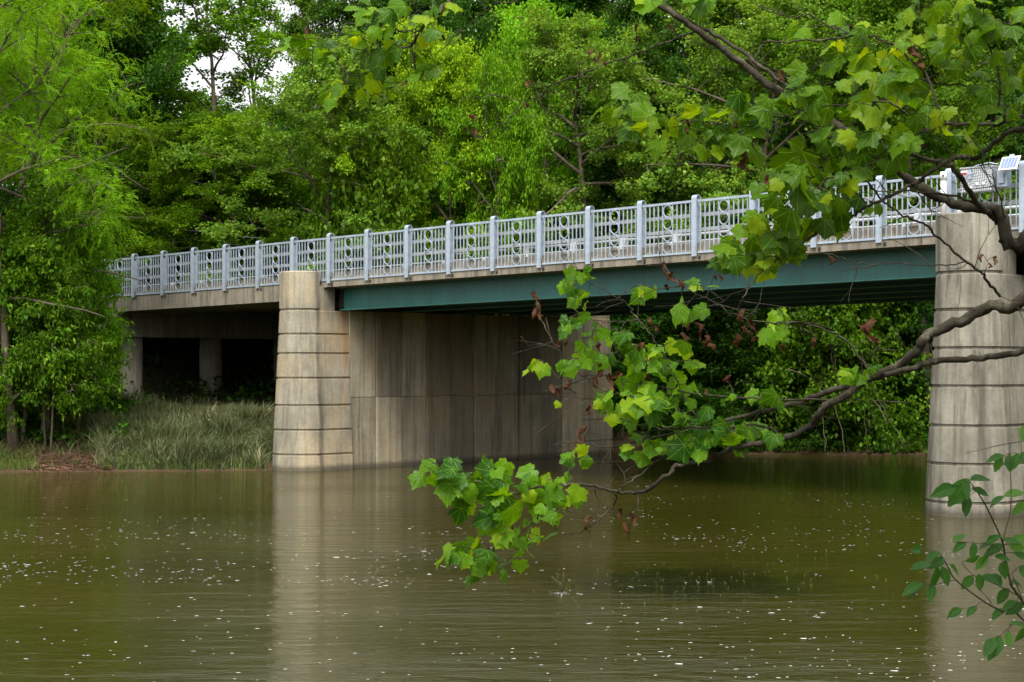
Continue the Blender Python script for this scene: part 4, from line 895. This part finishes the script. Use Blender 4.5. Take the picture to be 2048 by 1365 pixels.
# every limb: (pixel path, near depth -> far depth, width px start -> end); the first path of a limb runs back to the trunk
LIMBS = [
 dict(join=3.3, paths=[
  ([(2060, 590), (1985, 610), (1920, 645), (1862, 667), (1848, 678), (1835, 700), (1810, 722), (1765, 748), (1730, 762), (1690, 790), (1650, 815), (1634, 834), (1620, 852), (1580, 872), (1540, 883), (1480, 893), (1450, 905), (1420, 918), (1360, 930), (1335, 950), (1300, 975), (1275, 986), (1235, 983), (1190, 972), (1130, 970), (1080, 975), (1020, 985), (960, 965), (905, 945)], 9.3, 10.6, 31, 4),
  ([(2250, 650), (2100, 690), (2060, 700), (1990, 714), (1930, 720), (1870, 722), (1820, 738), (1770, 750)], 9.3, 9.6, 20, 14),
  ([(1722, 765), (1650, 785), (1600, 805), (1520, 825), (1440, 842), (1390, 850), (1340, 862)], 9.7, 10.3, 17, 6),
  ([(1690, 800), (1600, 800), (1520, 797), (1450, 793), (1380, 785), (1340, 778), (1270, 768)], 9.7, 10.4, 7, 3),
  ([(1566, 875), (1540, 858), (1500, 850), (1440, 855), (1370, 855), (1330, 860), (1290, 850), (1230, 835), (1180, 810), (1140, 780), (1110, 750), (1085, 722)], 9.9, 10.6, 7, 2),
  ([(1400, 848), (1375, 800), (1345, 745), (1330, 715), (1310, 685), (1300, 665), (1285, 650), (1265, 625), (1250, 605), (1235, 595), (1200, 575), (1170, 560), (1145, 520)], 10.2, 10.6, 5, 2),
  ([(1760, 752), (1735, 735), (1690, 680), (1650, 660), (1600, 645), (1560, 648), (1500, 640), (1450, 620), (1420, 600), (1380, 580), (1350, 560), (1325, 528)], 9.7, 10.1, 7, 2),
  ([(1390, 850), (1290, 800), (1228, 787), (1197, 772), (1158, 745), (1119, 704), (1100, 676), (1080, 631), (1072, 595)], 10.2, 10.7, 4, 2),
  ([(1430, 850), (1330, 870), (1253, 890), (1219, 896), (1169, 889), (1130, 885), (1102, 893)], 10.2, 10.6, 5, 3),
  ([(1445, 858), (1400, 880), (1350, 900), (1330, 909), (1307, 918), (1262, 921), (1216, 925), (1180, 928)], 10.0, 10.5, 6, 3),
  ([(1345, 905), (1301, 931), (1279, 951), (1250, 970), (1233, 985), (1231, 1002), (1225, 1018), (1211, 1027), (1188, 1047), (1160, 1064), (1126, 1071)], 10.1, 10.4, 6, 3),
  ([(1190, 1046), (1150, 1030), (1132, 1015)], 10.3, 10.4, 3, 2),
  ([(1110, 972), (1085, 1020), (1060, 1050), (1010, 1090), (970, 1105), (925, 1095)], 10.5, 10.7, 5, 2),
  ([(990, 1095), (970, 1125), (955, 1145)], 10.6, 10.7, 4, 2),
  ([(1280, 985), (1277, 1010), (1265, 1030), (1258, 1060), (1256, 1080)], 10.2, 10.2, 2, 2),
  ([(1180, 1050), (1180, 1100), (1177, 1150)], 10.3, 10.3, 1.5, 1),
  ([(1340, 735), (1300, 700), (1260, 690), (1225, 688)], 10.3, 10.5, 2.5, 1.5),
  ([(1275, 640), (1230, 645), (1180, 638), (1150, 620)], 10.4, 10.6, 2.5, 1.5),
  ([(1236, 596), (1255, 585), (1270, 572), (1290, 570)], 10.4, 10.5, 2, 1.5),
 ], leaves=[(875, 948, 35, 18, 6, 52), (905, 955, 40, 28, 7, 52), (965, 985, 45, 35, 9, 60), (985, 1015, 40, 30, 7, 60), (930, 1012, 15, 15, 2, 42), (1040, 962, 60, 28, 8, 46), (1100, 1000, 45, 35, 8, 52), (1135, 985, 25, 28, 5, 42),
  (1070, 1060, 45, 38, 8, 48), (1000, 1092, 48, 36, 9, 52), (908, 1105, 26, 18, 4, 44), (955, 1142, 26, 24, 4, 48), (1025, 1132, 22, 22, 3, 52),
  (1145, 560, 22, 22, 5, 36), (1152, 600, 26, 20, 5, 36), (1178, 640, 24, 20, 4, 34), (1140, 655, 20, 12, 3, 36), (1295, 586, 24, 12, 3, 40), (1385, 620, 28, 20, 4, 46), (1180, 712, 48, 22, 7, 40), (1120, 735, 25, 12, 3, 38), (1215, 680, 36, 15, 4, 36),
  (1250, 690, 28, 22, 4, 34), (1300, 745, 55, 38, 11, 42), (1345, 715, 36, 28, 6, 40), (1372, 752, 26, 26, 4, 40), (1260, 790, 46, 26, 8, 46), (1312, 800, 36, 34, 7, 48), (1332, 832, 36, 26, 6, 42), (1380, 830, 36, 24, 6, 42), (1250, 822, 32, 22, 5, 46),
  (1440, 872, 55, 20, 8, 52), (1400, 888, 50, 16, 5, 52), (1530, 810, 28, 18, 4, 46), (1540, 880, 20, 15, 3, 44), (1480, 868, 30, 15, 4, 46), (1548, 662, 26, 12, 3, 46), (1568, 635, 20, 12, 3, 36), (1722, 738, 26, 20, 4, 38), (1690, 756, 18, 10, 2, 36),
  (1160, 915, 22, 18, 4, 38), (1270, 890, 32, 22, 5, 42), (1115, 808, 10, 12, 1, 42), (1070, 740, 20, 12, 3, 38), (1310, 905, 30, 16, 4, 38), (1410, 575, 20, 10, 2, 34), (1200, 800, 30, 15, 3, 34), (1460, 800, 20, 14, 2, 36)],
  dead=[(1075, 600, 24), (1075, 633, 26), (1200, 745, 28), (1215, 768, 26), (1185, 775, 26), (1170, 872, 30), (1163, 890, 24), (1485, 640, 30), (1500, 655, 24), (1370, 655, 28), (1392, 660, 24), (1418, 690, 30), (1480, 690, 30), (1512, 682, 24), (1735, 660, 36), (1738, 690, 30), (1628, 692, 24), (1568, 700, 18), (1325, 538, 20), (1345, 560, 24), (1330, 555, 22), (1358, 572, 20),
   (1300, 648, 18), (1110, 785, 24), (1132, 775, 22), (1262, 1045, 30), (1258, 1065, 26), (1240, 1032, 22), (1180, 1045, 20), (1415, 790, 18), (1130, 690, 16), (1440, 560, 16), (1290, 760, 24), (1230, 720, 20), (1200, 700, 20), (1280, 700, 22), (1180, 822, 18), (1460, 765, 22), (1350, 910, 22), (1240, 760, 24)]),
 dict(join=5.3, paths=[
  ([(2060, 462), (1996, 418), (1932, 414), (1867, 391), (1809, 352), (1750, 305), (1698, 267), (1620, 215), (1536, 168), (1483, 127), (1395, 61), (1338, 22), (1280, -15), (1200, -60)], 8.6, 9.0, 30, 13),
  ([(2060, 486), (2012, 452), (1987, 436), (1958, 412), (1929, 367), (1906, 338), (1883, 326), (1851, 320), (1803, 299), (1740, 285), (1660, 275), (1600, 285)], 8.6, 8.0, 20, 6),
  ([(1975, 425), (1930, 400), (1850, 385), (1780, 380)], 8.6, 8.5, 8, 4),
  ([(1640, 235), (1580, 178), (1545, 149), (1492, 110), (1430, 70), (1360, 35), (1300, -20)], 8.8, 9.2, 9, 10),
  ([(1400, 64), (1338, 81), (1281, 105), (1207, 129), (1150, 153), (1098, 172), (1084, 188), (1052, 209), (1017, 236), (982, 260), (961, 278), (937, 266)], 9.0, 9.6, 5, 2),
  ([(1052, 209), (1020, 196), (980, 188), (950, 183)], 9.4, 9.6, 2.5, 1.5),
  ([(1098, 172), (1075, 165), (1045, 175)], 9.4, 9.5, 2, 1.5),
  ([(2000, 593), (1980, 570), (1964, 548), (1942, 531), (1903, 499), (1871, 470), (1851, 448), (1819, 438), (1787, 419), (1764, 399), (1730, 360)], 9.2, 8.6, 8, 5),
  ([(1929, 522), (1909, 530), (1861, 530), (1787, 527), (1722, 528), (1684, 517), (1635, 499)], 8.9, 9.2, 4, 2),
  ([(2010, 445), (2000, 400), (1985, 350), (1970, 300)], 8.4, 8.2, 4, 2),
 ], leaves=[(1288, 12, 28, 18, 2, 66), (1388, 12, 26, 22, 3, 72), (1600, 60, 40, 20, 3, 38), (1700, 45, 30, 25, 5, 40)],
  dead=[(1180, 110, 18), (1195, 118, 18), (1270, 60, 16), (950, 270, 18), (940, 240, 16), (1062, 172, 16), (935, 262, 16), (1050, 215, 14), (1965, 520, 18), (1990, 525, 20), (1660, 525, 20), (1210, 130, 14), (1340, 60, 14)]),
 dict(join=5.8, paths=[
  ([(2110, 200), (2060, 250), (2009, 270), (1961, 311), (1929, 315), (1903, 319), (1877, 335), (1845, 357), (1819, 373), (1787, 390), (1764, 399), (1722, 422), (1690, 438), (1651, 454), (1626, 473), (1600, 493), (1568, 512), (1545, 528), (1519, 548), (1503, 570), (1490, 590), (1478, 612), (1455, 636)], 8.2, 7.9, 15, 2.5),
  ([(2060, 231), (1983, 247), (1895, 250), (1852, 259), (1786, 298), (1740, 330), (1690, 345), (1640, 370), (1590, 410)], 8.2, 7.8, 11, 3),
  ([(1990, 246), (1979, 219), (1952, 188), (1917, 169), (1869, 167), (1808, 149)], 8.1, 8.2, 6, 3),
  ([(1852, 259), (1780, 205), (1700, 210), (1620, 215), (1560, 240), (1500, 255), (1440, 250), (1370, 235), (1290, 225), (1250, 215)], 8.1, 8.2, 6, 2),
  ([(1895, 250), (1870, 200), (1850, 150), (1800, 100), (1764, 79), (1716, 71), (1654, 79), (1588, 83), (1536, 85), (1520, 94), (1510, 120)], 8.1, 8.4, 7, 4),
  ([(1716, 71), (1676, 57), (1615, 31), (1580, 33), (1520, 10)], 8.3, 8.5, 5, 3),
  ([(1560, 245), (1500, 270), (1440, 285), (1380, 275), (1330, 262)], 8.1, 8.2, 4, 2),
  ([(1790, 300), (1740, 260), (1690, 240), (1640, 255)], 8.0, 7.9, 4, 2),
  ([(1983, 247), (2000, 180), (1985, 110), (1960, 60), (1940, 10)], 8.0, 8.0, 6, 3),
  ([(1870, 170), (1850, 90), (1840, 30)], 8.1, 8.1, 4, 2),
  ([(1640, 460), (1590, 450), (1550, 450)], 7.9, 7.9, 4, 2),
  ([(1500, 300), (1460, 312), (1410, 318), (1370, 312)], 8.2, 8.3, 2.5, 1.5),
 ], leaves=[(1240, 215, 34, 36, 5, 60), (1295, 255, 58, 40, 8, 54), (1380, 245, 55, 38, 9, 50), (1450, 275, 65, 40, 10, 56), (1500, 250, 55, 42, 8, 54), (1560, 215, 80, 40, 11, 52), (1650, 200, 80, 50, 13, 56), (1720, 120, 60, 50, 9, 54), (1780, 180, 70, 50, 11, 58),
  (1700, 260, 70, 45, 11, 60), (1780, 260, 55, 45, 7, 64), (1860, 120, 70, 50, 10, 56), (1950, 90, 70, 65, 13, 58), (1985, 30, 60, 34, 10, 58), (1850, 40, 60, 34, 8, 50), (2005, 200, 55, 55, 8, 56), (1880, 225, 55, 38, 7, 54), (1935, 285, 40, 30, 4, 50),
  (1605, 345, 36, 30, 4, 88), (1558, 385, 40, 32, 6, 60), (1640, 390, 44, 32, 6, 64), (1695, 380, 50, 32, 6, 58), (1560, 448, 60, 32, 7, 62), (1640, 432, 40, 34, 6, 68), (1590, 480, 42, 32, 6, 60), (1500, 492, 46, 32, 7, 56), (1478, 522, 32, 22, 5, 60), (1535, 505, 32, 24, 5, 58), (1672, 345, 36, 26, 4, 58), (1740, 330, 30, 25, 3, 50), (1745, 415, 20, 10, 2, 40),
  (2035, 120, 25, 60, 5, 56), (1440, 320, 40, 20, 3, 44)],
  dead=[(1490, 310, 40), (1570, 160, 26), (1835, 112, 34), (1845, 135, 26), (1560, 158, 18), (1375, 250, 20), (1470, 255, 18), (1990, 400, 14), (1340, 310, 14), (1360, 318, 16), (1535, 365, 22), (1620, 180, 16), (1700, 60, 18)]),
 dict(join=7.0, paths=[
  ([(1500, -400), (1250, -260), (1080, -140), (960, -50), (902, 0), (872, 30), (845, 56), (832, 78), (819, 94), (778, 94), (755, 98)], 9.1, 9.7, 20, 2.5),
  ([(838, 62), (805, 63), (778, 55), (743, 48), (700, 47), (671, 62), (625, 72), (600, 82)], 9.5, 9.9, 4, 2),
  ([(792, 64), (765, 80), (751, 89), (722, 110), (706, 129), (696, 161), (690, 175)], 9.6, 9.8, 3, 1.5),
  ([(819, 94), (829, 121), (832, 150), (810, 165), (775, 180), (745, 192)], 9.6, 9.8, 4, 2),
  ([(1080, -140), (1060, -60), (1033, 0), (993, 5), (969, 27), (926, 56), (905, 75)], 9.3, 9.6, 4, 1.5),
 ], leaves=[(612, 102, 42, 28, 8, 46), (655, 100, 28, 26, 5, 44), (722, 22, 20, 20, 3, 42), (830, 22, 50, 22, 6, 46), (885, 22, 24, 18, 3, 44), (715, 125, 34, 40, 5, 42), (790, 150, 60, 40, 12, 46), (672, 190, 30, 18, 4, 46), (750, 198, 44, 18, 5, 44), (845, 135, 30, 22, 4, 46), (800, 80, 35, 22, 4, 40), (905, 78, 18, 12, 2, 32), (858, 65, 15, 12, 2, 38), (740, 60, 24, 12, 3, 36)],
  dead=[(618, 75, 22), (600, 85, 20), (765, 190, 16), (862, 158, 16), (885, 80, 14), (780, 100, 14)]),
]
g = np.random.default_rng(77); q = random.Random(3)
def px_of(p): return np.array([CX+p[0]*F/p[1], HOR-(p[2]-EYE)*F/p[1]])
for L_ in LIMBS:
    m = MB(); nodes = []
    for k, (pp, ya, yb_, wa, wb_) in enumerate(L_['paths']):
        n = len(pp); ph = g.uniform(0, 6)
        Ys = [ya+(yb_-ya)*i/(n-1)+0.06*math.sin(ph+i*1.3) for i in range(n)]
        if k > 0 and nodes:                        # start on the parent branch
            ND = np.array(nodes); pr = np.c_[CX+ND[:, 0]*F/ND[:, 1], HOR-(ND[:, 2]-EYE)*F/ND[:, 1]]
            j = np.argmin(np.hypot(pr[:, 0]-pp[0][0], pr[:, 1]-pp[0][1]))
            if np.hypot(*(pr[j]-pp[0])) < 40:
                dy = ND[j, 1]-Ys[0]; Ys = [y+dy*(1-i/(n-1)) for i, y in enumerate(Ys)]
        pts = [at(x, y, Y) for (x, y), Y in zip(pp, Ys)]
        wd = [wa+(wb_-wa)*(i/(n-1))**0.7 for i in range(n)]
        if k == 0:
            t_ = trunkpt(EYE+0+L_['join']-1.5); e = pts[0]
            pts = [t_, t_+(e-t_)*0.5+np.array([0, 0, 0.12])]+pts; wd = [wa*1.7, wa*1.3]+wd; Ys = [9.2, 9.2]+Ys
        elif pp[0][0] > 2055:
            t_ = trunkpt(pts[0][2]+0.4); pts = [t_]+pts; wd = [wa*1.2]+wd; Ys = [9.2]+Ys
        cp = crom(pts, 5); cw = np.interp(np.linspace(0, 1, len(cp)), np.linspace(0, 1, len(pts)), [0.45*w*Y/F for w, Y in zip(wd, Ys)])
        cp[1:-1] += g.normal(0, 0.0045, cp[1:-1].shape); cw = cw*g.uniform(0.93, 1.1, len(cw))
        m.tube(cp, np.maximum(cw*0.92, 0.0022), 8 if wa > 10 else 5); nodes += list(cp)
    ND = np.array(nodes)
    # leaves: bases hang near the twigs; each is joined by a thin twig to the closest wood
    B, S = [], []
    for cx_, cy_, rx, ry, n, sz in L_['leaves']:
        for _ in range(int(n*1.45+0.5)):
            a, r_ = g.uniform(0, 2*np.pi), math.sqrt(g.uniform())
            x, y = cx_+1.12*rx*r_*math.cos(a), cy_+1.1*ry*r_*math.sin(a)-0.18*sz
            j = np.argmin((CX+ND[:, 0]*F/ND[:, 1]-x)**2+(HOR-(ND[:, 2]-EYE)*F/ND[:, 1]-y)**2)
            Y = ND[j, 1]+g.uniform(-0.16, 0.16); B.append(at(x, y, Y)); S.append(sz*Y/F*g.uniform(0.5, 0.92)*(0.55 if g.uniform() < 0.15 else 1))
    Dp, Ds = [], []
    for x, y, sz in L_['dead']:
        j = np.argmin((CX+ND[:, 0]*F/ND[:, 1]-x)**2+(HOR-(ND[:, 2]-EYE)*F/ND[:, 1]-y)**2); Y = ND[j, 1]
        Dp.append(at(x, y-sz*0.6, Y+g.uniform(-0.05, 0.05))); Ds.append(sz*1.15*Y/F)
        if g.uniform() < 0.45: Dp.append(at(x+g.uniform(-14, 14), y+g.uniform(-10, 14), Y)); Ds.append(sz*0.9*Y/F)
    vis = ND[(CX+ND[:, 0]*F/ND[:, 1] < 2080)]
    for _ in range(70 if L_['join'] < 4 else 34):  # bare side twigs
        a = vis[g.integers(len(vis))]; d = unit(g.normal(0, 1, 3)*[1, 0.5, 0.8]+[-0.5, 0, 0.1]); c, d2 = bend(a, d, g.uniform(0.10, 0.42), 4, g.uniform(-0.4, 0.5), g, 0.22)
        m.tube(c, np.linspace(0.0032, 0.0012, 5), 4, False)
        if g.uniform() < 0.6:
            c2_, _ = bend(c[2], d2+g.normal(0, 0.7, 3), g.uniform(0.06, 0.2), 3, 0.1, g, 0.2); m.tube(c2_, np.linspace(0.0022, 0.001, 4), 4, False)
    allp = [(p, 0) for p in B]+[(p, 1) for p in Dp]
    tree_n = ND.copy(); dmin = np.array([np.min(np.linalg.norm(tree_n-p, axis=1)) for p, _ in allp])
    for i in np.argsort(dmin):
        p = allp[i][0]; j = int(np.argmin(np.linalg.norm(tree_n-p, axis=1))); a = tree_n[j]; dist = np.linalg.norm(p-a)
        if dist < 0.004: continue
        mid_ = (a+p)/2+np.array([g.normal(0, 0.07), g.normal(0, 0.07), 0.10])*dist
        u = np.linspace(0, 1, 5)[:, None]; c = (1-u)**2*a+2*u*(1-u)*mid_+u*u*p
        m.tube(c, np.linspace(0.0034 if dist > 0.1 else 0.0024, 0.0016, 5), 4, False); tree_n = np.r_[tree_n, c[1:]]
    limb = m.build('limb', M['sycbark'], syc)
    n = len(B); nr = unit(g.normal(0, 0.42, (n, 3))+np.array([-0.05, -0.62, 0.55])); dr = g.normal(0, 0.5, (n, 3))+np.array([-0.38, -0.15, -0.75])
    flip = g.uniform(size=n) < 0.12; nr[flip] = unit(g.normal(0, 1, (flip.sum(), 3)))
    V, Fq, U = syc_leaves(B, dr, nr, S, g); off = wloc(limb)
    fo = link('foliage', mesh_np('sycamore_leaves', V-off, Fq, 3, uv=U, smooth=True), M['syc'], limb)
    n = len(Dp); dr = g.normal(0, 0.3, (n, 3))+np.array([0, 0, -1.0]); nr = unit(g.normal(0, 0.7, (n, 3))+np.array([0, -0.7, 0.1]))
    V, Fq, U = syc_leaves(Dp, dr, nr, Ds, g, dead=True)
    tag(link('dead_leaves', mesh_np('withered_leaves', V-off, Fq, 3, uv=U, smooth=True), M['dead'], limb), 'withered brown hanging leaves')

# ------------------------------------------------------------------ elm sapling at the lower right corner
M['elm'] = leafmat('elm_leaves', (0.026, 0.088, 0.012), (0.062, 0.175, 0.022), c3=(0.12, 0.26, 0.035), transl=0.40, tcol=(1.5, 1.4, 0.4), veins='pinnate', rough=0.36, spec=0.45, clump=3)
ex = lambda x, y: (1700+x/2.417, 800+y/2.417)
EY = 5.2; ebase = np.array([2.05, 5.3, float(ground(2.05, 5.3))])
elm = thing('elm_sapling', 'young elm with toothed oval leaves in the lower right corner', 'sapling', ebase)
stems = [([(841, 985), (780, 890), (750, 760), (738, 690), (700, 600), (650, 500), (610, 440), (580, 395)], 5.2, 5.0, 5, 2),
         ([(841, 1067), (740, 1025), (640, 970), (510, 870), (470, 800), (430, 738)], 5.25, 5.0, 4.5, 2),
         ([(738, 690), (760, 600), (775, 540), (778, 420), (775, 330), (773, 210)], 5.1, 5.1, 2.5, 1.5), ([(773, 210), (840, 200), (900, 190)], 5.1, 5.1, 2, 2), ([(773, 210), (700, 225), (640, 240), (555, 258)], 5.1, 5.05, 2, 1),
         ([(510, 870), (450, 885), (400, 895), (350, 888)], 5.05, 5.0, 2, 1.2), ([(740, 730), (690, 705), (640, 695), (570, 690)], 5.12, 5.05, 2, 1.2), ([(820, 950), (700, 890), (600, 850), (540, 790)], 5.2, 5.1, 2.5, 1.2),
         ([(841, 985), (800, 880), (780, 840)], 5.2, 5.15, 2, 1.2), ([(640, 970), (600, 1000), (540, 1012)], 5.1, 5.05, 1.5, 1), ([(860, 1085), (800, 1075), (740, 1130), (700, 1150)], 5.2, 5.1, 2.5, 1.2), ([(690, 990), (640, 930), (590, 880)], 5.15, 5.1, 1.5, 1)]
LV = [(510, 420, 390, 465), (570, 380, 475, 520), (580, 390, 685, 375), (575, 470, 555, 565), (590, 430, 660, 460), (745, 465, 675, 520), (745, 465, 850, 445), (745, 270, 655, 300), (735, 275, 705, 335), (770, 260, 770, 340), (815, 260, 775, 345), (830, 250, 850, 300), (850, 490, 780, 560),
      (690, 690, 630, 720), (740, 680, 800, 685), (740, 700, 645, 755), (600, 690, 590, 755), (560, 690, 495, 740), (430, 735, 365, 780), (455, 765, 410, 795), (395, 800, 290, 815), (420, 800, 385, 930), (440, 805, 480, 905), (365, 890, 285, 962), (350, 886, 250, 942), (405, 895, 390, 948), (620, 840, 630, 920), (595, 850, 540, 915),
      (560, 780, 612, 762), (665, 760, 615, 812), (690, 840, 722, 892), (740, 780, 748, 852), (790, 740, 850, 765), (830, 800, 850, 850), (765, 912, 708, 990), (838, 982, 750, 1040), (745, 1010, 685, 1058), (805, 975, 750, 1005), (538, 1010, 472, 1050), (765, 1120, 770, 1192), (730, 1145, 668, 1262), (700, 1150, 648, 1245), (770, 1080, 835, 1095),
      (850, 1090, 800, 1175), (660, 690, 700, 670), (500, 690, 540, 660), (780, 690, 850, 660), (700, 760, 770, 770), (640, 850, 700, 880), (770, 880, 840, 900), (480, 800, 510, 830), (340, 720, 300, 724), (560, 460, 480, 500), (545, 400, 560, 440), (850, 120, 835, 180), (770, 700, 840, 720), (680, 750, 640, 790), (610, 1000, 590, 1020)]
m = MB(); nodes = []
for k, (pp, ya, yb_, wa, wb_) in enumerate(stems):
    n = len(pp); pts = [at(*ex(x, y), ya+(yb_-ya)*i/(n-1)) for i, (x, y) in enumerate(pp)]; wd = list(np.linspace(wa, wb_, n))
    if k < 2: pts = [ebase-[0, 0, 0.1], ebase+np.array([-0.05+0.05*k, 0, 0.25])]+pts; wd = [9, 8]+wd
    cp = crom(pts, 5); cw = np.interp(np.linspace(0, 1, len(cp)), np.linspace(0, 1, len(pts)), np.array(wd)*0.5*5.1/F); m.tube(cp, cw, 6); nodes += list(cp)
ND = np.array(nodes); V_, F_, U_ = [], [], []; o = 0
yy = np.array([0, 0.07, 0.2, 0.36, 0.52, 0.68, 0.83, 0.94, 1.0]); ww = 0.84*np.array([0.02, 0.13, 0.24, 0.29, 0.28, 0.22, 0.13, 0.05, 0.0])
for x0, y0, x1, y1 in LV:
    j = np.argmin(np.hypot(CX+ND[:, 0]*F/ND[:, 1]-ex(x0, y0)[0], HOR-(ND[:, 2]-EYE)*F/ND[:, 1]-ex(x0, y0)[1])); Y = ND[j, 1]
    b0, t0 = at(*ex(x0, y0), Y), at(*ex(x1, y1), Y+g.uniform(-0.035, 0.02))
    m.tube([ND[j], (ND[j]+b0)/2+[0, 0, 0.002], b0], 0.0011, 4, False)
    d = t0-b0; Ln = np.linalg.norm(d); d /= Ln; nr = unit(g.normal(0, 0.4, 3)+np.array([-0.1, -0.75, 0.5])); s = unit(np.cross(d, nr)); nr = np.cross(s, d)
    wob = g.uniform(0.85, 1.15); dz = g.uniform(0.05, 0.3); Ln2 = max(Ln, 0.055)
    rows_ = []; uvr = []
    for a, w in zip(yy, ww*wob):
        for c, ser in ((-1, 1), (-0.5, 0), (0, 0), (0.5, 0), (1, 1)):
            rows_.append(b0+Ln2*(d*(a+0.02*ser*((len(rows_)//5) % 2))+s*w*c*(1+0.1*ser*((len(rows_)//5) % 2))+nr*(abs(c)*w*0.45-dz*a*a*0.6))); uvr.append((c*w, a))
    nr_ = len(yy); V_.append(np.array(rows_)); U_.append(np.array(uvr))
    F_.append(np.array([[r*5+c, r*5+c+1, r*5+c+6, r*5+c+5] for r in range(nr_-1) for c in range(4)])+o); o += nr_*5
m.build('stem', M['bark'], elm)
link('foliage', mesh_np('elm_leaves', np.concatenate(V_)-ebase, np.concatenate(F_), 4, uv=np.concatenate(U_), smooth=True), M['elm'], elm)
